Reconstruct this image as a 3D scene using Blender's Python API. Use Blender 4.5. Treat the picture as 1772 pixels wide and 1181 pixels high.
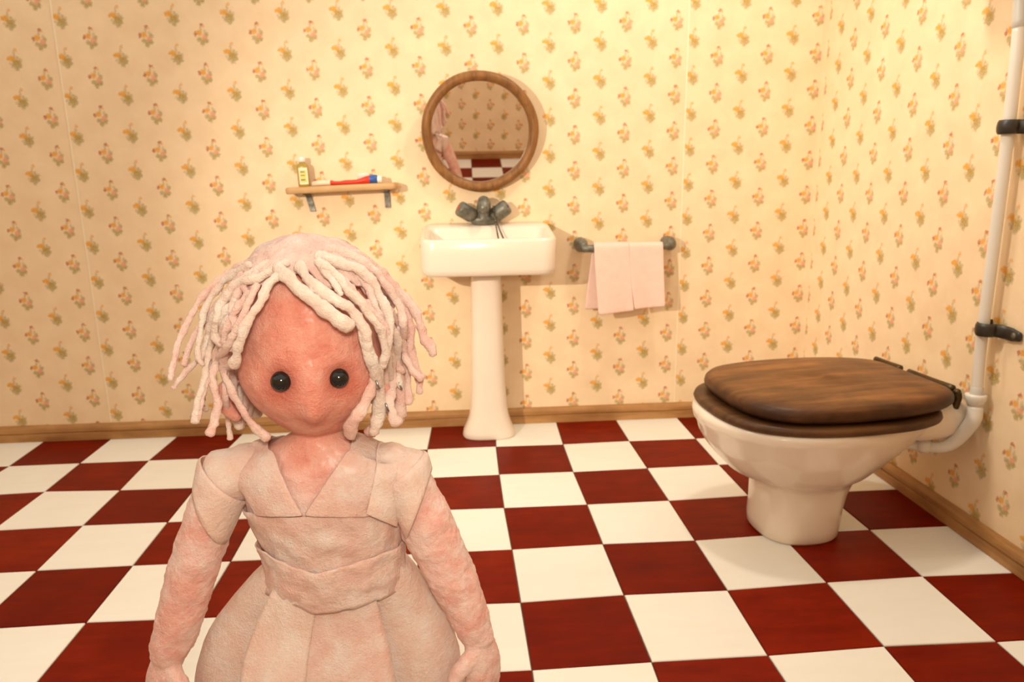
import bpy, math, random
import numpy as np
from mathutils import Vector, noise, Matrix

random.seed(7)
SC = bpy.context.scene
COL = SC.collection
for _o in list(bpy.data.objects):
    bpy.data.objects.remove(_o)

# ------------------------------------------------------------------ camera
F_PX, IMW, IMH = 1262.47, 1772, 1181
CAM = np.array([0.15573, -3.36007, 1.19129])
FWD = np.array([0.06808711, 0.97196838, -0.2250369])
RGT = np.array([0.99723499, -0.07303448, -0.01372379])
UPV = np.array([0.02977454, 0.22348026, 0.97425359])
cam = bpy.data.cameras.new('camera')
cam.sensor_width = 36.0
cam.lens = 36.0 * F_PX / IMW
cam.clip_start = 0.01
cam.dof.use_dof = True
cam.dof.focus_distance = 1.12
cam.dof.aperture_fstop = 7.0
co = bpy.data.objects.new('camera', cam)
COL.objects.link(co)
co.matrix_world = Matrix(((RGT[0], UPV[0], -FWD[0], CAM[0]), (RGT[1], UPV[1], -FWD[1], CAM[1]),
                          (RGT[2], UPV[2], -FWD[2], CAM[2]), (0, 0, 0, 1)))
SC.camera = co

# ------------------------------------------------------------------ light
WARM = (1.0, 0.89, 0.71)
w = bpy.data.worlds.new('world')
SC.world = w
w.use_nodes = True
w.node_tree.nodes['Background'].inputs[0].default_value = (1.0, 0.90, 0.75, 1)
w.node_tree.nodes['Background'].inputs[1].default_value = 1.02


def lamp(name, kind, loc, target, watts, color=WARM, size=0.1, angle=60, blend=0.6):
    d = bpy.data.lights.new(name, kind)
    d.energy = watts
    d.color = color
    if kind == 'SPOT':
        d.spot_size = math.radians(angle)
        d.spot_blend = blend
        d.shadow_soft_size = size
    elif kind == 'AREA':
        d.shape = 'DISK'
        d.size = size
    else:
        d.shadow_soft_size = size
    o = bpy.data.objects.new(name, d)
    COL.objects.link(o)
    o.location = loc
    o.rotation_euler = (Vector(target) - Vector(loc)).to_track_quat('-Z', 'Y').to_euler()
    return o


# a desk lamp left of the set aimed at the washbasin, one over the camera, one above the set near the toilet
lamp('spot_lamp_left', 'SPOT', (-1.20, -2.90, 1.50), (0.42, 0.0, 0.92), 255, size=0.022, angle=62, blend=1.0)
lamp('spot_lamp_camera', 'SPOT', (0.17, -3.42, 1.42), (-0.05, -2.0, 0.62), 60, size=0.09, angle=76, blend=1.0)
lamp('spot_lamp_side', 'SPOT', (-0.45, -1.55, 2.55), (1.8, -0.85, 1.00), 120, size=0.16, angle=54, blend=1.0)
lamp('overhead_lamp', 'POINT', (1.08, -1.00, 2.85), (1.05, -1.0, 0.0), 60, size=0.10)

SC.view_settings.view_transform = 'Standard'
SC.view_settings.look = 'None'
SC.view_settings.exposure = 0.0
SC.view_settings.gamma = 1.0
SC.view_settings.use_curve_mapping = False
SC.cycles.max_bounces = 6
SC.cycles.diffuse_bounces = 3
SC.cycles.glossy_bounces = 3
SC.cycles.caustics_reflective = False
SC.cycles.caustics_refractive = False
SC.cycles.sample_clamp_indirect = 4.0
SC.cycles.adaptive_threshold = 0.02


# ------------------------------------------------------------------ measuring helpers
def _ray(px, py):
    return FWD + RGT * (px - IMW / 2) / F_PX - UPV * (py - IMH / 2) / F_PX


def wy(px, py, y):
    d = _ray(px, py)
    return CAM + d * ((y - CAM[1]) / d[1])


def wx(px, py, x):
    d = _ray(px, py)
    return CAM + d * ((x - CAM[0]) / d[0])


def wz(px, py, z):
    d = _ray(px, py)
    return CAM + d * ((z - CAM[2]) / d[2])


# ------------------------------------------------------------------ material helpers
def new_mat(name):
    m = bpy.data.materials.new(name)
    m.use_nodes = True
    nt = m.node_tree
    return m, nt, nt.nodes['Principled BSDF']


def N(nt, t, **kw):
    n = nt.nodes.new(t)
    for k, v in kw.items():
        setattr(n, k, v)
    return n


def L(nt, a, b):
    nt.links.new(a, b)


def math_n(nt, op, a, b=None, c=None):
    n = N(nt, 'ShaderNodeMath', operation=op)
    for i, v in enumerate((a, b, c)):
        if v is None:
            continue
        if isinstance(v, (int, float)):
            n.inputs[i].default_value = v
        else:
            L(nt, v, n.inputs[i])
    return n.outputs[0]


def mix_col(nt, fac, a, b, mode='MIX'):
    n = N(nt, 'ShaderNodeMix', data_type='RGBA', blend_type=mode)
    for i, v in ((0, fac), (6, a), (7, b)):
        if isinstance(v, (int, float)):
            n.inputs[i].default_value = v
        elif isinstance(v, tuple):
            n.inputs[i].default_value = v if len(v) == 4 else (*v, 1)
        else:
            L(nt, v, n.inputs[i])
    return n.outputs[2]


def noise_n(nt, scale, detail=3.0, vec=None, rough=0.55, dist=0.0):
    n = N(nt, 'ShaderNodeTexNoise')
    n.inputs['Scale'].default_value = scale
    n.inputs['Detail'].default_value = detail
    n.inputs['Roughness'].default_value = rough
    n.inputs['Distortion'].default_value = dist
    if vec is not None:
        L(nt, vec, n.inputs['Vector'])
    return n.outputs['Fac']


def ramp_n(nt, fac, stops):
    n = N(nt, 'ShaderNodeValToRGB')
    el = n.color_ramp.elements
    while len(el) < len(stops):
        el.new(0.5)
    for e, (p, c) in zip(el, stops):
        e.position = p
        e.color = (*c, 1)
    L(nt, fac, n.inputs[0])
    return n.outputs[0]


def bump_n(nt, bsdf, h, strength, dist=0.005):
    b = N(nt, 'ShaderNodeBump')
    b.inputs['Strength'].default_value = strength
    b.inputs['Distance'].default_value = dist
    L(nt, h, b.inputs['Height'])
    L(nt, b.outputs[0], bsdf.inputs['Normal'])


def objco(nt, scale=None):
    t = N(nt, 'ShaderNodeTexCoord').outputs['Object']
    if scale:
        mp = N(nt, 'ShaderNodeMapping')
        mp.inputs['Scale'].default_value = scale
        L(nt, t, mp.inputs[0])
        return mp.outputs[0]
    return t


def simple_mat(name, col, rough=0.5, var=0.12, vscale=14, bump=0.0, bscale=60, sss=0.0, metal=0.0, spec=0.5, coat=0.0):
    m, nt, b = new_mat(name)
    v = objco(nt)
    n = noise_n(nt, vscale, 4, v)
    lo = tuple(c * (1 - var) for c in col)
    hi = tuple(min(1, c * (1 + var)) for c in col)
    L(nt, ramp_n(nt, n, [(0.3, lo), (0.7, hi)]), b.inputs['Base Color'])
    b.inputs['Roughness'].default_value = rough
    b.inputs['Metallic'].default_value = metal
    b.inputs['Specular IOR Level'].default_value = spec
    b.inputs['Coat Weight'].default_value = coat
    b.inputs['Coat Roughness'].default_value = 0.2
    if sss:
        b.inputs['Subsurface Weight'].default_value = sss
        b.inputs['Subsurface Radius'].default_value = (1.0, 0.45, 0.3)
        b.inputs['Subsurface Scale'].default_value = 0.015
    if bump:
        bump_n(nt, b, noise_n(nt, bscale, 4, v), bump)
    return m


def wallpaper_mat():
    m, nt, b = new_mat('wallpaper')
    uv = N(nt, 'ShaderNodeUVMap', uv_map='UVMap').outputs[0]
    sep = N(nt, 'ShaderNodeSeparateXYZ')
    L(nt, uv, sep.inputs[0])
    u, v = sep.outputs[0], sep.outputs[1]
    # slight organic wobble of the print
    P, Q = 0.2265, 0.1560
    u0, v0 = -1.353, 1.759
    vs = math_n(nt, 'SUBTRACT', math_n(nt, 'SUBTRACT', v, math_n(nt, 'MULTIPLY', math_n(nt, 'SUBTRACT', u, u0), 0.0275)), v0)
    us = math_n(nt, 'SUBTRACT', u, u0)
    nz = N(nt, 'ShaderNodeTexNoise')
    nz.inputs['Scale'].default_value = 120
    nz.inputs['Detail'].default_value = 2
    L(nt, uv, nz.inputs['Vector'])
    wob = N(nt, 'ShaderNodeVectorMath', operation='MULTIPLY_ADD')
    L(nt, nz.outputs['Color'], wob.inputs[0])
    wob.inputs[1].default_value = (0.014, 0.014, 0)
    wob.inputs[2].default_value = (-0.007, -0.007, 0)

    def cell(ou, ov):
        cu = math_n(nt, 'MULTIPLY', math_n(nt, 'SUBTRACT', math_n(nt, 'FRACT', math_n(nt, 'ADD', math_n(nt, 'DIVIDE', us, P), 0.5 + ou)), 0.5), P)
        cv = math_n(nt, 'MULTIPLY', math_n(nt, 'SUBTRACT', math_n(nt, 'FRACT', math_n(nt, 'ADD', math_n(nt, 'DIVIDE', vs, Q), 0.5 + ov)), 0.5), Q)
        c = N(nt, 'ShaderNodeCombineXYZ')
        L(nt, cu, c.inputs[0])
        L(nt, cv, c.inputs[1])
        a = N(nt, 'ShaderNodeVectorMath', operation='ADD')
        L(nt, c.outputs[0], a.inputs[0])
        L(nt, wob.outputs[0], a.inputs[1])
        return a.outputs[0]

    paper = ramp_n(nt, noise_n(nt, 9, 5, uv), [(0.35, (0.87, 0.655, 0.425)), (0.68, (0.93, 0.725, 0.485))])
    col = paper
    RED, ORG, PNK = (0.50, 0.13, 0.06), (0.80, 0.36, 0.035), (0.80, 0.36, 0.22)
    GRN, OLV, GRY = (0.36, 0.29, 0.10), (0.45, 0.29, 0.06), (0.55, 0.44, 0.26)
    A = [(0.000, -0.030, .010, .010, GRN, .75), (0.018, -0.020, .009, .010, GRN, .8), (-0.013, -0.014, .009, .009, GRN, .7),
         (0.021, 0.004, .008, .010, GRN, .7), (0.003, -0.018, .010, .009, OLV, .6), (-0.002, 0.030, .005, .014, GRY, .7), (0.014, 0.016, .006, .009, GRY, .6),
         (0.011, -0.006, .011, .011, PNK, .9), (-0.011, 0.011, .012, .011, ORG, .95), (-0.028, 0.008, .006, .009, RED, .85),
         (0.003, 0.043, .008, .006, RED, .8), (0.012, 0.036, .005, .005, ORG, .6)]
    B = [(0.006, -0.026, .010, .011, GRN, .7), (0.019, -0.016, .010, .010, GRN, .75), (-0.010, -0.018, .008, .008, GRN, .6), (0.024, 0.004, .007, .008, GRY, .7),
         (0.002, -0.005, .012, .013, OLV, .95), (0.016, -0.002, .009, .009, OLV, .7), (-0.006, 0.006, .008, .008, OLV, .6), (0.012, 0.014, .006, .007, GRN, .6), (-0.020, -0.008, .006, .006, GRY, .6), (0.000, 0.026, .005, .016, GRY, .7),
         (-0.014, 0.013, .013, .011, ORG, .95), (-0.028, 0.012, .006, .007, ORG, .8), (0.007, 0.044, .007, .007, (0.80, 0.40, 0.12), .75)]
    speck = N(nt, 'ShaderNodeMapRange')
    speck.inputs[1].default_value = 0.30
    speck.inputs[2].default_value = 0.62
    speck.inputs[3].default_value = 0.55
    speck.inputs[4].default_value = 1.0
    L(nt, noise_n(nt, 210, 2, uv), speck.inputs[0])
    for lst, off in ((A, (0, 0)), (B, (0.5, 0.5))):
        c = cell(*off)
        for (x, y, rx, ry, cc, op) in lst:
            x, y, rx, ry, op = x * .92, y * .98, rx * 1.08, ry * 1.10, min(1.0, op * 1.12)
            s = N(nt, 'ShaderNodeVectorMath', operation='SUBTRACT')
            L(nt, c, s.inputs[0])
            s.inputs[1].default_value = (x, y, 0)
            mu = N(nt, 'ShaderNodeVectorMath', operation='MULTIPLY')
            L(nt, s.outputs[0], mu.inputs[0])
            mu.inputs[1].default_value = (1 / rx, 1 / ry, 0)
            ln = N(nt, 'ShaderNodeVectorMath', operation='LENGTH')
            L(nt, mu.outputs[0], ln.inputs[0])
            mr = N(nt, 'ShaderNodeMapRange')
            mr.inputs[1].default_value = 1.25
            mr.inputs[2].default_value = 0.55
            mr.inputs[3].default_value = 0.0
            mr.inputs[4].default_value = op
            L(nt, ln.outputs['Value'], mr.inputs[0])
            col = mix_col(nt, math_n(nt, 'MULTIPLY', mr.outputs[0], speck.outputs[0]), col, cc)
    L(nt, col, b.inputs['Base Color'])
    b.inputs['Roughness'].default_value = 0.75
    b.inputs['Specular IOR Level'].default_value = 0.2
    # woven vertical thread
    wv = N(nt, 'ShaderNodeTexWave', wave_type='BANDS', bands_direction='X')
    wv.inputs['Scale'].default_value = 45
    wv.inputs['Distortion'].default_value = 1.0
    L(nt, uv, wv.inputs['Vector'])
    bump_n(nt, b, wv.outputs['Fac'], 0.10, 0.002)
    return m


def wood_mat(name, dark, mid, light, axis=0, scale=4.0, rough=0.5, stretch=10):
    m, nt, b = new_mat(name)
    s = [scale * stretch] * 3
    s[axis] = scale
    v = objco(nt, tuple(s))
    n1 = noise_n(nt, 1.0, 6, v, 0.6, 0.6)
    n2 = noise_n(nt, 9, 4, objco(nt))
    f = math_n(nt, 'ADD', math_n(nt, 'MULTIPLY', n1, 0.65), math_n(nt, 'MULTIPLY', n2, 0.35))
    L(nt, ramp_n(nt, f, [(0.32, dark), (0.5, mid), (0.68, light)]), b.inputs['Base Color'])
    b.inputs['Roughness'].default_value = rough
    b.inputs['Specular IOR Level'].default_value = 0.28
    bump_n(nt, b, n1, 0.12, 0.003)
    return m


def skin_mat(name, base, blush, pale, bump=0.5, sss=0.35, rough=0.42, face=None):
    m, nt, b = new_mat(name)
    v = objco(nt)
    n1 = noise_n(nt, 22, 5, v, 0.65)
    n2 = noise_n(nt, 90, 4, v, 0.6)
    c = ramp_n(nt, n1, [(0.38, blush), (0.52, base), (0.64, pale)])
    c = mix_col(nt, math_n(nt, 'MULTIPLY', n2, 0.35), c, pale)
    if face:
        sp = N(nt, 'ShaderNodeSeparateXYZ')
        L(nt, v, sp.inputs[0])
        mr = N(nt, 'ShaderNodeMapRange', interpolation_type='SMOOTHSTEP')
        mr.inputs[1].default_value = 0.70
        mr.inputs[2].default_value = 0.82
        L(nt, sp.outputs[2], mr.inputs[0])
        fc = ramp_n(nt, n1, [(0.34, face[0]), (0.52, face[1]), (0.72, face[2])])
        c = mix_col(nt, mr.outputs[0], c, fc)
        for ex in EYES:                      # darker red blended in round the eyes
            vd = N(nt, 'ShaderNodeVectorMath', operation='DISTANCE')
            L(nt, v, vd.inputs[0])
            vd.inputs[1].default_value = ex
            er = N(nt, 'ShaderNodeMapRange', interpolation_type='SMOOTHSTEP')
            er.inputs[1].default_value = 0.044
            er.inputs[2].default_value = 0.014
            er.inputs[4].default_value = 0.75
            L(nt, vd.outputs['Value'], er.inputs[0])
            c = mix_col(nt, er.outputs[0], c, (0.56, 0.13, 0.085))
    L(nt, c, b.inputs['Base Color'])
    b.inputs['Subsurface Weight'].default_value = sss
    b.inputs['Subsurface Radius'].default_value = (1.0, 0.42, 0.28)
    b.inputs['Subsurface Scale'].default_value = 0.018
    b.inputs['Specular IOR Level'].default_value = 0.55
    rr = N(nt, 'ShaderNodeMapRange')
    rr.inputs[1].default_value = 0.35
    rr.inputs[2].default_value = 0.65
    rr.inputs[3].default_value = rough - 0.14
    rr.inputs[4].default_value = rough + 0.2
    L(nt, n2, rr.inputs[0])
    L(nt, rr.outputs[0], b.inputs['Roughness'])
    b.inputs['Coat Weight'].default_value = 0.12
    b.inputs['Coat Roughness'].default_value = 0.25
    h = math_n(nt, 'ADD', noise_n(nt, 130, 5, v, 0.75), math_n(nt, 'MULTIPLY', noise_n(nt, 480, 3, v, 0.7), 0.45))
    h = math_n(nt, 'ADD', h, math_n(nt, 'MULTIPLY', noise_n(nt, 45, 3, v, 0.5, 1.0), 0.45))
    bump_n(nt, b, h, bump, 0.005)
    return m


EYES = [(-0.0252, -0.0960, 0.9060), (0.0529, -0.0850, 0.9045)]      # in the doll's own space
M = {}
M['wallpaper'] = wallpaper_mat()
M['paper_edge'] = simple_mat('paper_edge', (0.93, 0.80, 0.58), 0.8, 0.03)
M['plaster'] = simple_mat('plaster', (0.80, 0.72, 0.58), 0.8, 0.05)
M['grout'] = simple_mat('grout', (0.16, 0.10, 0.06), 0.8, 0.3, 40)
M['baseboard'] = wood_mat('baseboard_wood', (0.30, 0.14, 0.045), (0.42, 0.21, 0.075), (0.54, 0.29, 0.115), 0, 3.0, 0.5)
M['baseboard_y'] = wood_mat('baseboard_wood_y', (0.30, 0.14, 0.045), (0.42, 0.21, 0.075), (0.54, 0.29, 0.115), 1, 3.0, 0.5)
M['frame_wood'] = wood_mat('frame_wood', (0.14, 0.055, 0.015), (0.25, 0.108, 0.033), (0.35, 0.16, 0.052), 2, 5.0, 0.45)
M['shelf_wood'] = wood_mat('shelf_wood', (0.48, 0.27, 0.11), (0.58, 0.35, 0.16), (0.66, 0.42, 0.21), 0, 4.0, 0.55)
M['lid_wood'] = wood_mat('lid_wood', (0.055, 0.018, 0.005), (0.165, 0.060, 0.015), (0.31, 0.125, 0.032), 0, 3.0, 0.42, 7)
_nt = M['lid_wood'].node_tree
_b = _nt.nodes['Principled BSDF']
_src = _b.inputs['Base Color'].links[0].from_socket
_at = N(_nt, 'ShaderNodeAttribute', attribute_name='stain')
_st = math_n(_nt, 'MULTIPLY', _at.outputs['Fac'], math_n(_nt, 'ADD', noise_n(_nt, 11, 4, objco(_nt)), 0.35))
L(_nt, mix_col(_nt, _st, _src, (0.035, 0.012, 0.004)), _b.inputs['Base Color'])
M['lid_wood_dark'] = wood_mat('lid_wood_dark', (0.035, 0.013, 0.005), (0.085, 0.034, 0.011), (0.15, 0.062, 0.02), 0, 3.0, 0.42, 7)
M['ceramic'] = simple_mat('ceramic', (0.85, 0.73, 0.605), 0.18, 0.02, 5, coat=0.3)
M['ceramic_warm'] = simple_mat('ceramic_warm', (0.84, 0.72, 0.60), 0.25, 0.03, 5)
M['pipe'] = simple_mat('pipe_plastic', (0.76, 0.71, 0.64), 0.3, 0.03, 8)
M['pipe_grey'] = simple_mat('pipe_joint', (0.58, 0.55, 0.50), 0.4, 0.05, 8)
M['rubber'] = simple_mat('black_rubber', (0.028, 0.022, 0.016), 0.4, 0.4, 30, bump=0.2)
M['pewter'] = simple_mat('pewter_clay', (0.155, 0.145, 0.115), 0.38, 0.45, 40, bump=0.35, bscale=70, metal=0.25)
M['brass_dark'] = simple_mat('dark_brass', (0.075, 0.045, 0.015), 0.35, 0.3, 30, metal=0.6)
M['red_dot'] = simple_mat('red_dot', (0.60, 0.03, 0.02), 0.4)
M['blue_dot'] = simple_mat('blue_dot', (0.06, 0.09, 0.35), 0.4)
M['chain'] = simple_mat('chain_metal', (0.13, 0.12, 0.10), 0.25, 0.3, metal=0.8)
M['towel'] = simple_mat('towel_cloth', (0.89, 0.61, 0.51), 0.85, 0.04, 30, bump=0.3, bscale=300)
M['red_tube'] = simple_mat('red_plastic', (0.75, 0.035, 0.012), 0.3, 0.1)
M['blue_tube'] = simple_mat('blue_plastic', (0.03, 0.10, 0.36), 0.3, 0.1)
M['white_cap'] = simple_mat('white_plastic', (0.86, 0.80, 0.74), 0.35, 0.03)
M['peach'] = simple_mat('peach_plastic', (0.88, 0.66, 0.48), 0.4, 0.04)
M['bristle'] = simple_mat('bristle', (0.88, 0.72, 0.62), 0.7, 0.08, 90, bump=0.5, bscale=200)
M['bottle'] = simple_mat('olive_bottle', (0.42, 0.27, 0.03), 0.3, 0.1)
M['label_white'] = simple_mat('label_white', (0.84, 0.76, 0.56), 0.5, 0.03)
M['label_yellow'] = simple_mat('label_yellow', (0.80, 0.60, 0.12), 0.5, 0.05)
M['label_ink'] = simple_mat('label_ink', (0.20, 0.20, 0.07), 0.6, 0.15, 120)
M['skin'] = skin_mat('doll_skin', (0.90, 0.56, 0.49), (0.86, 0.40, 0.33), (0.93, 0.68, 0.62), 1.0,
                     face=((0.72, 0.23, 0.165), (0.80, 0.33, 0.25), (0.86, 0.46, 0.37)))
M['dress'] = skin_mat('doll_dress', (0.89, 0.535, 0.46), (0.85, 0.44, 0.36), (0.92, 0.65, 0.58), 0.9, 0.3, 0.42)
M['dress_pale'] = skin_mat('doll_dress_pale', (0.90, 0.585, 0.50), (0.86, 0.50, 0.41), (0.93, 0.68, 0.60), 0.8, 0.3, 0.42)
M['hair_cream'] = skin_mat('hair_cream', (0.88, 0.69, 0.60), (0.82, 0.58, 0.49), (0.91, 0.76, 0.68), 0.9, 0.2, 0.42)
M['hair_pink'] = skin_mat('hair_pink', (0.89, 0.60, 0.53), (0.83, 0.49, 0.42), (0.92, 0.70, 0.63), 0.9, 0.2, 0.42)
M['wire'] = simple_mat('wire_metal', (0.30, 0.31, 0.32), 0.25, 0.2, metal=0.9)


def eye_mat():
    m, nt, b = new_mat('black_glass')
    n = noise_n(nt, 40, 2, objco(nt))
    L(nt, ramp_n(nt, n, [(0.3, (0.004, 0.004, 0.004)), (0.7, (0.008, 0.008, 0.007))]), b.inputs['Base Color'])
    b.inputs['Roughness'].default_value = 0.07
    b.inputs['Specular IOR Level'].default_value = 0.6
    return m


def mirror_mat():
    m, nt, b = new_mat('mirror_glass')
    n = noise_n(nt, 3, 2, objco(nt))
    L(nt, ramp_n(nt, n, [(0.3, (0.86, 0.79, 0.75)), (0.7, (0.89, 0.82, 0.78))]), b.inputs['Base Color'])
    b.inputs['Metallic'].default_value = 1.0
    b.inputs['Roughness'].default_value = 0.015
    return m


def tile_mat(name, stops, rough, brush):
    m, nt, b = new_mat(name)
    oi = N(nt, 'ShaderNodeObjectInfo').outputs['Random']
    v = N(nt, 'ShaderNodeNewGeometry').outputs['Position']
    mp = N(nt, 'ShaderNodeMapping')
    mp.inputs['Scale'].default_value = (5, 26, 5)
    L(nt, v, mp.inputs[0])
    n1 = noise_n(nt, brush, 5, mp.outputs[0], 0.6)
    n2 = noise_n(nt, 7, 3, v)
    f = math_n(nt, 'ADD', math_n(nt, 'ADD', math_n(nt, 'MULTIPLY', n1, 0.45), math_n(nt, 'MULTIPLY', n2, 0.4)),
               math_n(nt, 'MULTIPLY', oi, 0.16))
    L(nt, ramp_n(nt, f, stops), b.inputs['Base Color'])
    b.inputs['Roughness'].default_value = rough
    b.inputs['Specular IOR Level'].default_value = 0.08
    bump_n(nt, b, n1, 0.06, 0.002)
    return m


M['eye'] = eye_mat()
M['mirror'] = mirror_mat()
M['tile_white'] = tile_mat('tile_white', [(0.3, (0.88, 0.84, 0.755)), (0.7, (0.93, 0.90, 0.83))], 0.42, 1.0)
M['tile_red'] = tile_mat('tile_red', [(0.3, (0.115, 0.004, 0.0006)), (0.5, (0.170, 0.007, 0.0008)), (0.72, (0.25, 0.014, 0.001))], 0.40, 1.0)


# ------------------------------------------------------------------ object helpers
ORIG = {}


def thing(name, label, cat, loc, group=None):
    o = bpy.data.objects.new(name, None)
    o.empty_display_size = 0.05
    COL.objects.link(o)
    o.location = loc
    o['label'] = label
    o['category'] = cat
    if group:
        o['group'] = group
    ORIG[o.name] = np.array(loc, float)
    return o


def mk(name, V, F, mat, parent=None, smooth=True, origin=None, label=None, bevel=0.0, solid=0.0, subsurf=0):
    """One mesh object from world-space vertices. Mesh data is stored relative to its thing's base."""
    V = np.array(V, float)
    if parent is not None:
        org = ORIG[parent.name]
    else:
        org = np.array(origin if origin is not None else (0, 0, 0), float)
    me = bpy.data.meshes.new(name)
    me.from_pydata((V - org).tolist(), [], [list(f) for f in F])
    me.validate()
    me.update()
    for p in me.polygons:
        p.use_smooth = smooth
    o = bpy.data.objects.new(name, me)
    COL.objects.link(o)
    if parent is not None:
        o.parent = parent
    else:
        o.location = org
    ORIG[o.name] = org
    for mm in (mat if isinstance(mat, (list, tuple)) else [mat]):
        me.materials.append(mm)
    if label:
        o['label'] = label
    if solid:
        md = o.modifiers.new('thickness', 'SOLIDIFY')
        md.thickness = solid
        md.offset = 0.0
    if bevel:
        md = o.modifiers.new('bevel', 'BEVEL')
        md.width = bevel
        md.segments = 2
        md.limit_method = 'ANGLE'
    if subsurf:
        md = o.modifiers.new('smooth', 'SUBSURF')
        md.levels = md.render_levels = subsurf
    return o


def loft(rings, cap0=True, cap1=True, closed=True):
    V, F = [], []
    n = len(rings[0])
    for r in rings:
        V += [tuple(p) for p in r]
    for i in range(len(rings) - 1):
        for j in range(n if closed else n - 1):
            k = (j + 1) % n
            F.append((i * n + j, i * n + k, (i + 1) * n + k, (i + 1) * n + j))
    if cap0:
        F.append(tuple(range(n - 1, -1, -1)))
    if cap1:
        b = (len(rings) - 1) * n
        F.append(tuple(range(b, b + n)))
    return V, F


def box(x0, x1, y0, y1, z0, z1):
    V = [(x0, y0, z0), (x1, y0, z0), (x1, y1, z0), (x0, y1, z0), (x0, y0, z1), (x1, y0, z1), (x1, y1, z1), (x0, y1, z1)]
    F = [(3, 2, 1, 0), (4, 5, 6, 7), (0, 1, 5, 4), (1, 2, 6, 5), (2, 3, 7, 6), (3, 0, 4, 7)]
    return V, F


def catmull(pts, n=8):
    P = np.array(pts, float)
    P = np.vstack([2 * P[0] - P[1], P, 2 * P[-1] - P[-2]])
    out = []
    for i in range(1, len(P) - 2):
        for t in np.linspace(0, 1, n, endpoint=False):
            a, b, c, d = P[i - 1], P[i], P[i + 1], P[i + 2]
            out.append(0.5 * ((2 * b) + (-a + c) * t + (2 * a - 5 * b + 4 * c - d) * t * t + (-a + 3 * b - 3 * c + d) * t ** 3))
    out.append(P[-2])
    return np.array(out)


def tube(pts, radii, seg=12, n=6, flat=1.0, flat_dir=None, wob=0.0, seed=0, roundcap=True):
    """A tube through pts (Catmull-Rom) with tapering radius; flat < 1 squashes it along flat_dir."""
    P = np.array(pts, float)
    R = np.array(radii, float).reshape(-1, 1)
    Q = catmull(np.hstack([P, R]), n) if len(P) > 2 else np.linspace(np.r_[P[0], R[0]], np.r_[P[1], R[1]], n + 1)
    C, r = Q[:, :3], np.maximum(Q[:, 3], 1e-4)
    T = np.gradient(C, axis=0)
    T /= np.linalg.norm(T, axis=1)[:, None] + 1e-12
    if roundcap:
        a, b = C[0] - T[0] * r[0] * 0.45, C[-1] + T[-1] * r[-1] * 0.45
        C = np.vstack([a, C, b])
        r = np.r_[r[0] * 0.55, r, r[-1] * 0.55]
        T = np.vstack([T[0], T, T[-1]])
    ref = np.array(flat_dir if flat_dir is not None else (0.13, 0.97, 0.2), float)
    rings = []
    u = None
    for i in range(len(C)):
        if u is None:
            u = ref - T[i] * ref.dot(T[i])
        else:
            u = u - T[i] * u.dot(T[i])
        if np.linalg.norm(u) < 1e-5:
            u = np.cross(T[i], (0, 0, 1))
        u = u / np.linalg.norm(u)
        v = np.cross(T[i], u)
        ring = []
        for k in range(seg):
            a = 2 * math.pi * k / seg
            rr = r[i]
            p = C[i] + (u * math.cos(a) * flat + v * math.sin(a)) * rr
            if wob:
                s = noise.noise(Vector(p * (0.45 / max(r.max(), 1e-4))) + Vector((seed * 3.1, 0, 0)))
                s += .5 * noise.noise(Vector(p * (1.3 / max(r.max(), 1e-4))) + Vector((0, seed * 1.7, 0)))
                p = C[i] + (p - C[i]) * (1 + wob * s)
            ring.append(p)
        rings.append(ring)
    return loft(rings)


def lathe(prof, center, axis=(0, 0, 1), seg=32, cap=True):
    """prof: list of (radius, height along axis)."""
    ax = Vector(axis).normalized()
    q = Vector((0, 0, 1)).rotation_difference(ax)
    rings = []
    for r, h in prof:
        rings.append([np.array(q @ Vector((r * math.cos(2 * math.pi * k / seg), r * math.sin(2 * math.pi * k / seg), h))) + np.array(center)
                      for k in range(seg)])
    return loft(rings, cap, cap)


def ellipsoid(c, r, seg=20, rows=12):
    rings = []
    for i in range(1, rows):
        t = math.pi * i / rows
        rings.append([(c[0] + r[0] * math.sin(t) * math.cos(2 * math.pi * k / seg), c[1] + r[1] * math.sin(t) * math.sin(2 * math.pi * k / seg),
                       c[2] - r[2] * math.cos(t)) for k in range(seg)])
    return loft(rings)


def rrect(x0, x1, y0, y1, r, n=8):
    pts = []
    for cx, cy, a0 in ((x1 - r, y1 - r, 0), (x0 + r, y1 - r, 90), (x0 + r, y0 + r, 180), (x1 - r, y0 + r, 270)):
        for k in range(n + 1):
            a = math.radians(a0 + 90 * k / n)
            pts.append((cx + r * math.cos(a), cy + r * math.sin(a)))
    return pts


def join(parts):
    V, F = [], []
    for v, f in parts:
        b = len(V)
        V += [tuple(p) for p in v]
        F += [tuple(i + b for i in q) for q in f]
    return V, F


def structure(o):
    o['kind'] = 'structure'
    return o


# ================================================================== THE ROOM
TS = 0.3                      # one floor tile
WALL_Y, WALL_X, FRONT_Y = 0.012, 1.800, -4.20

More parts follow.
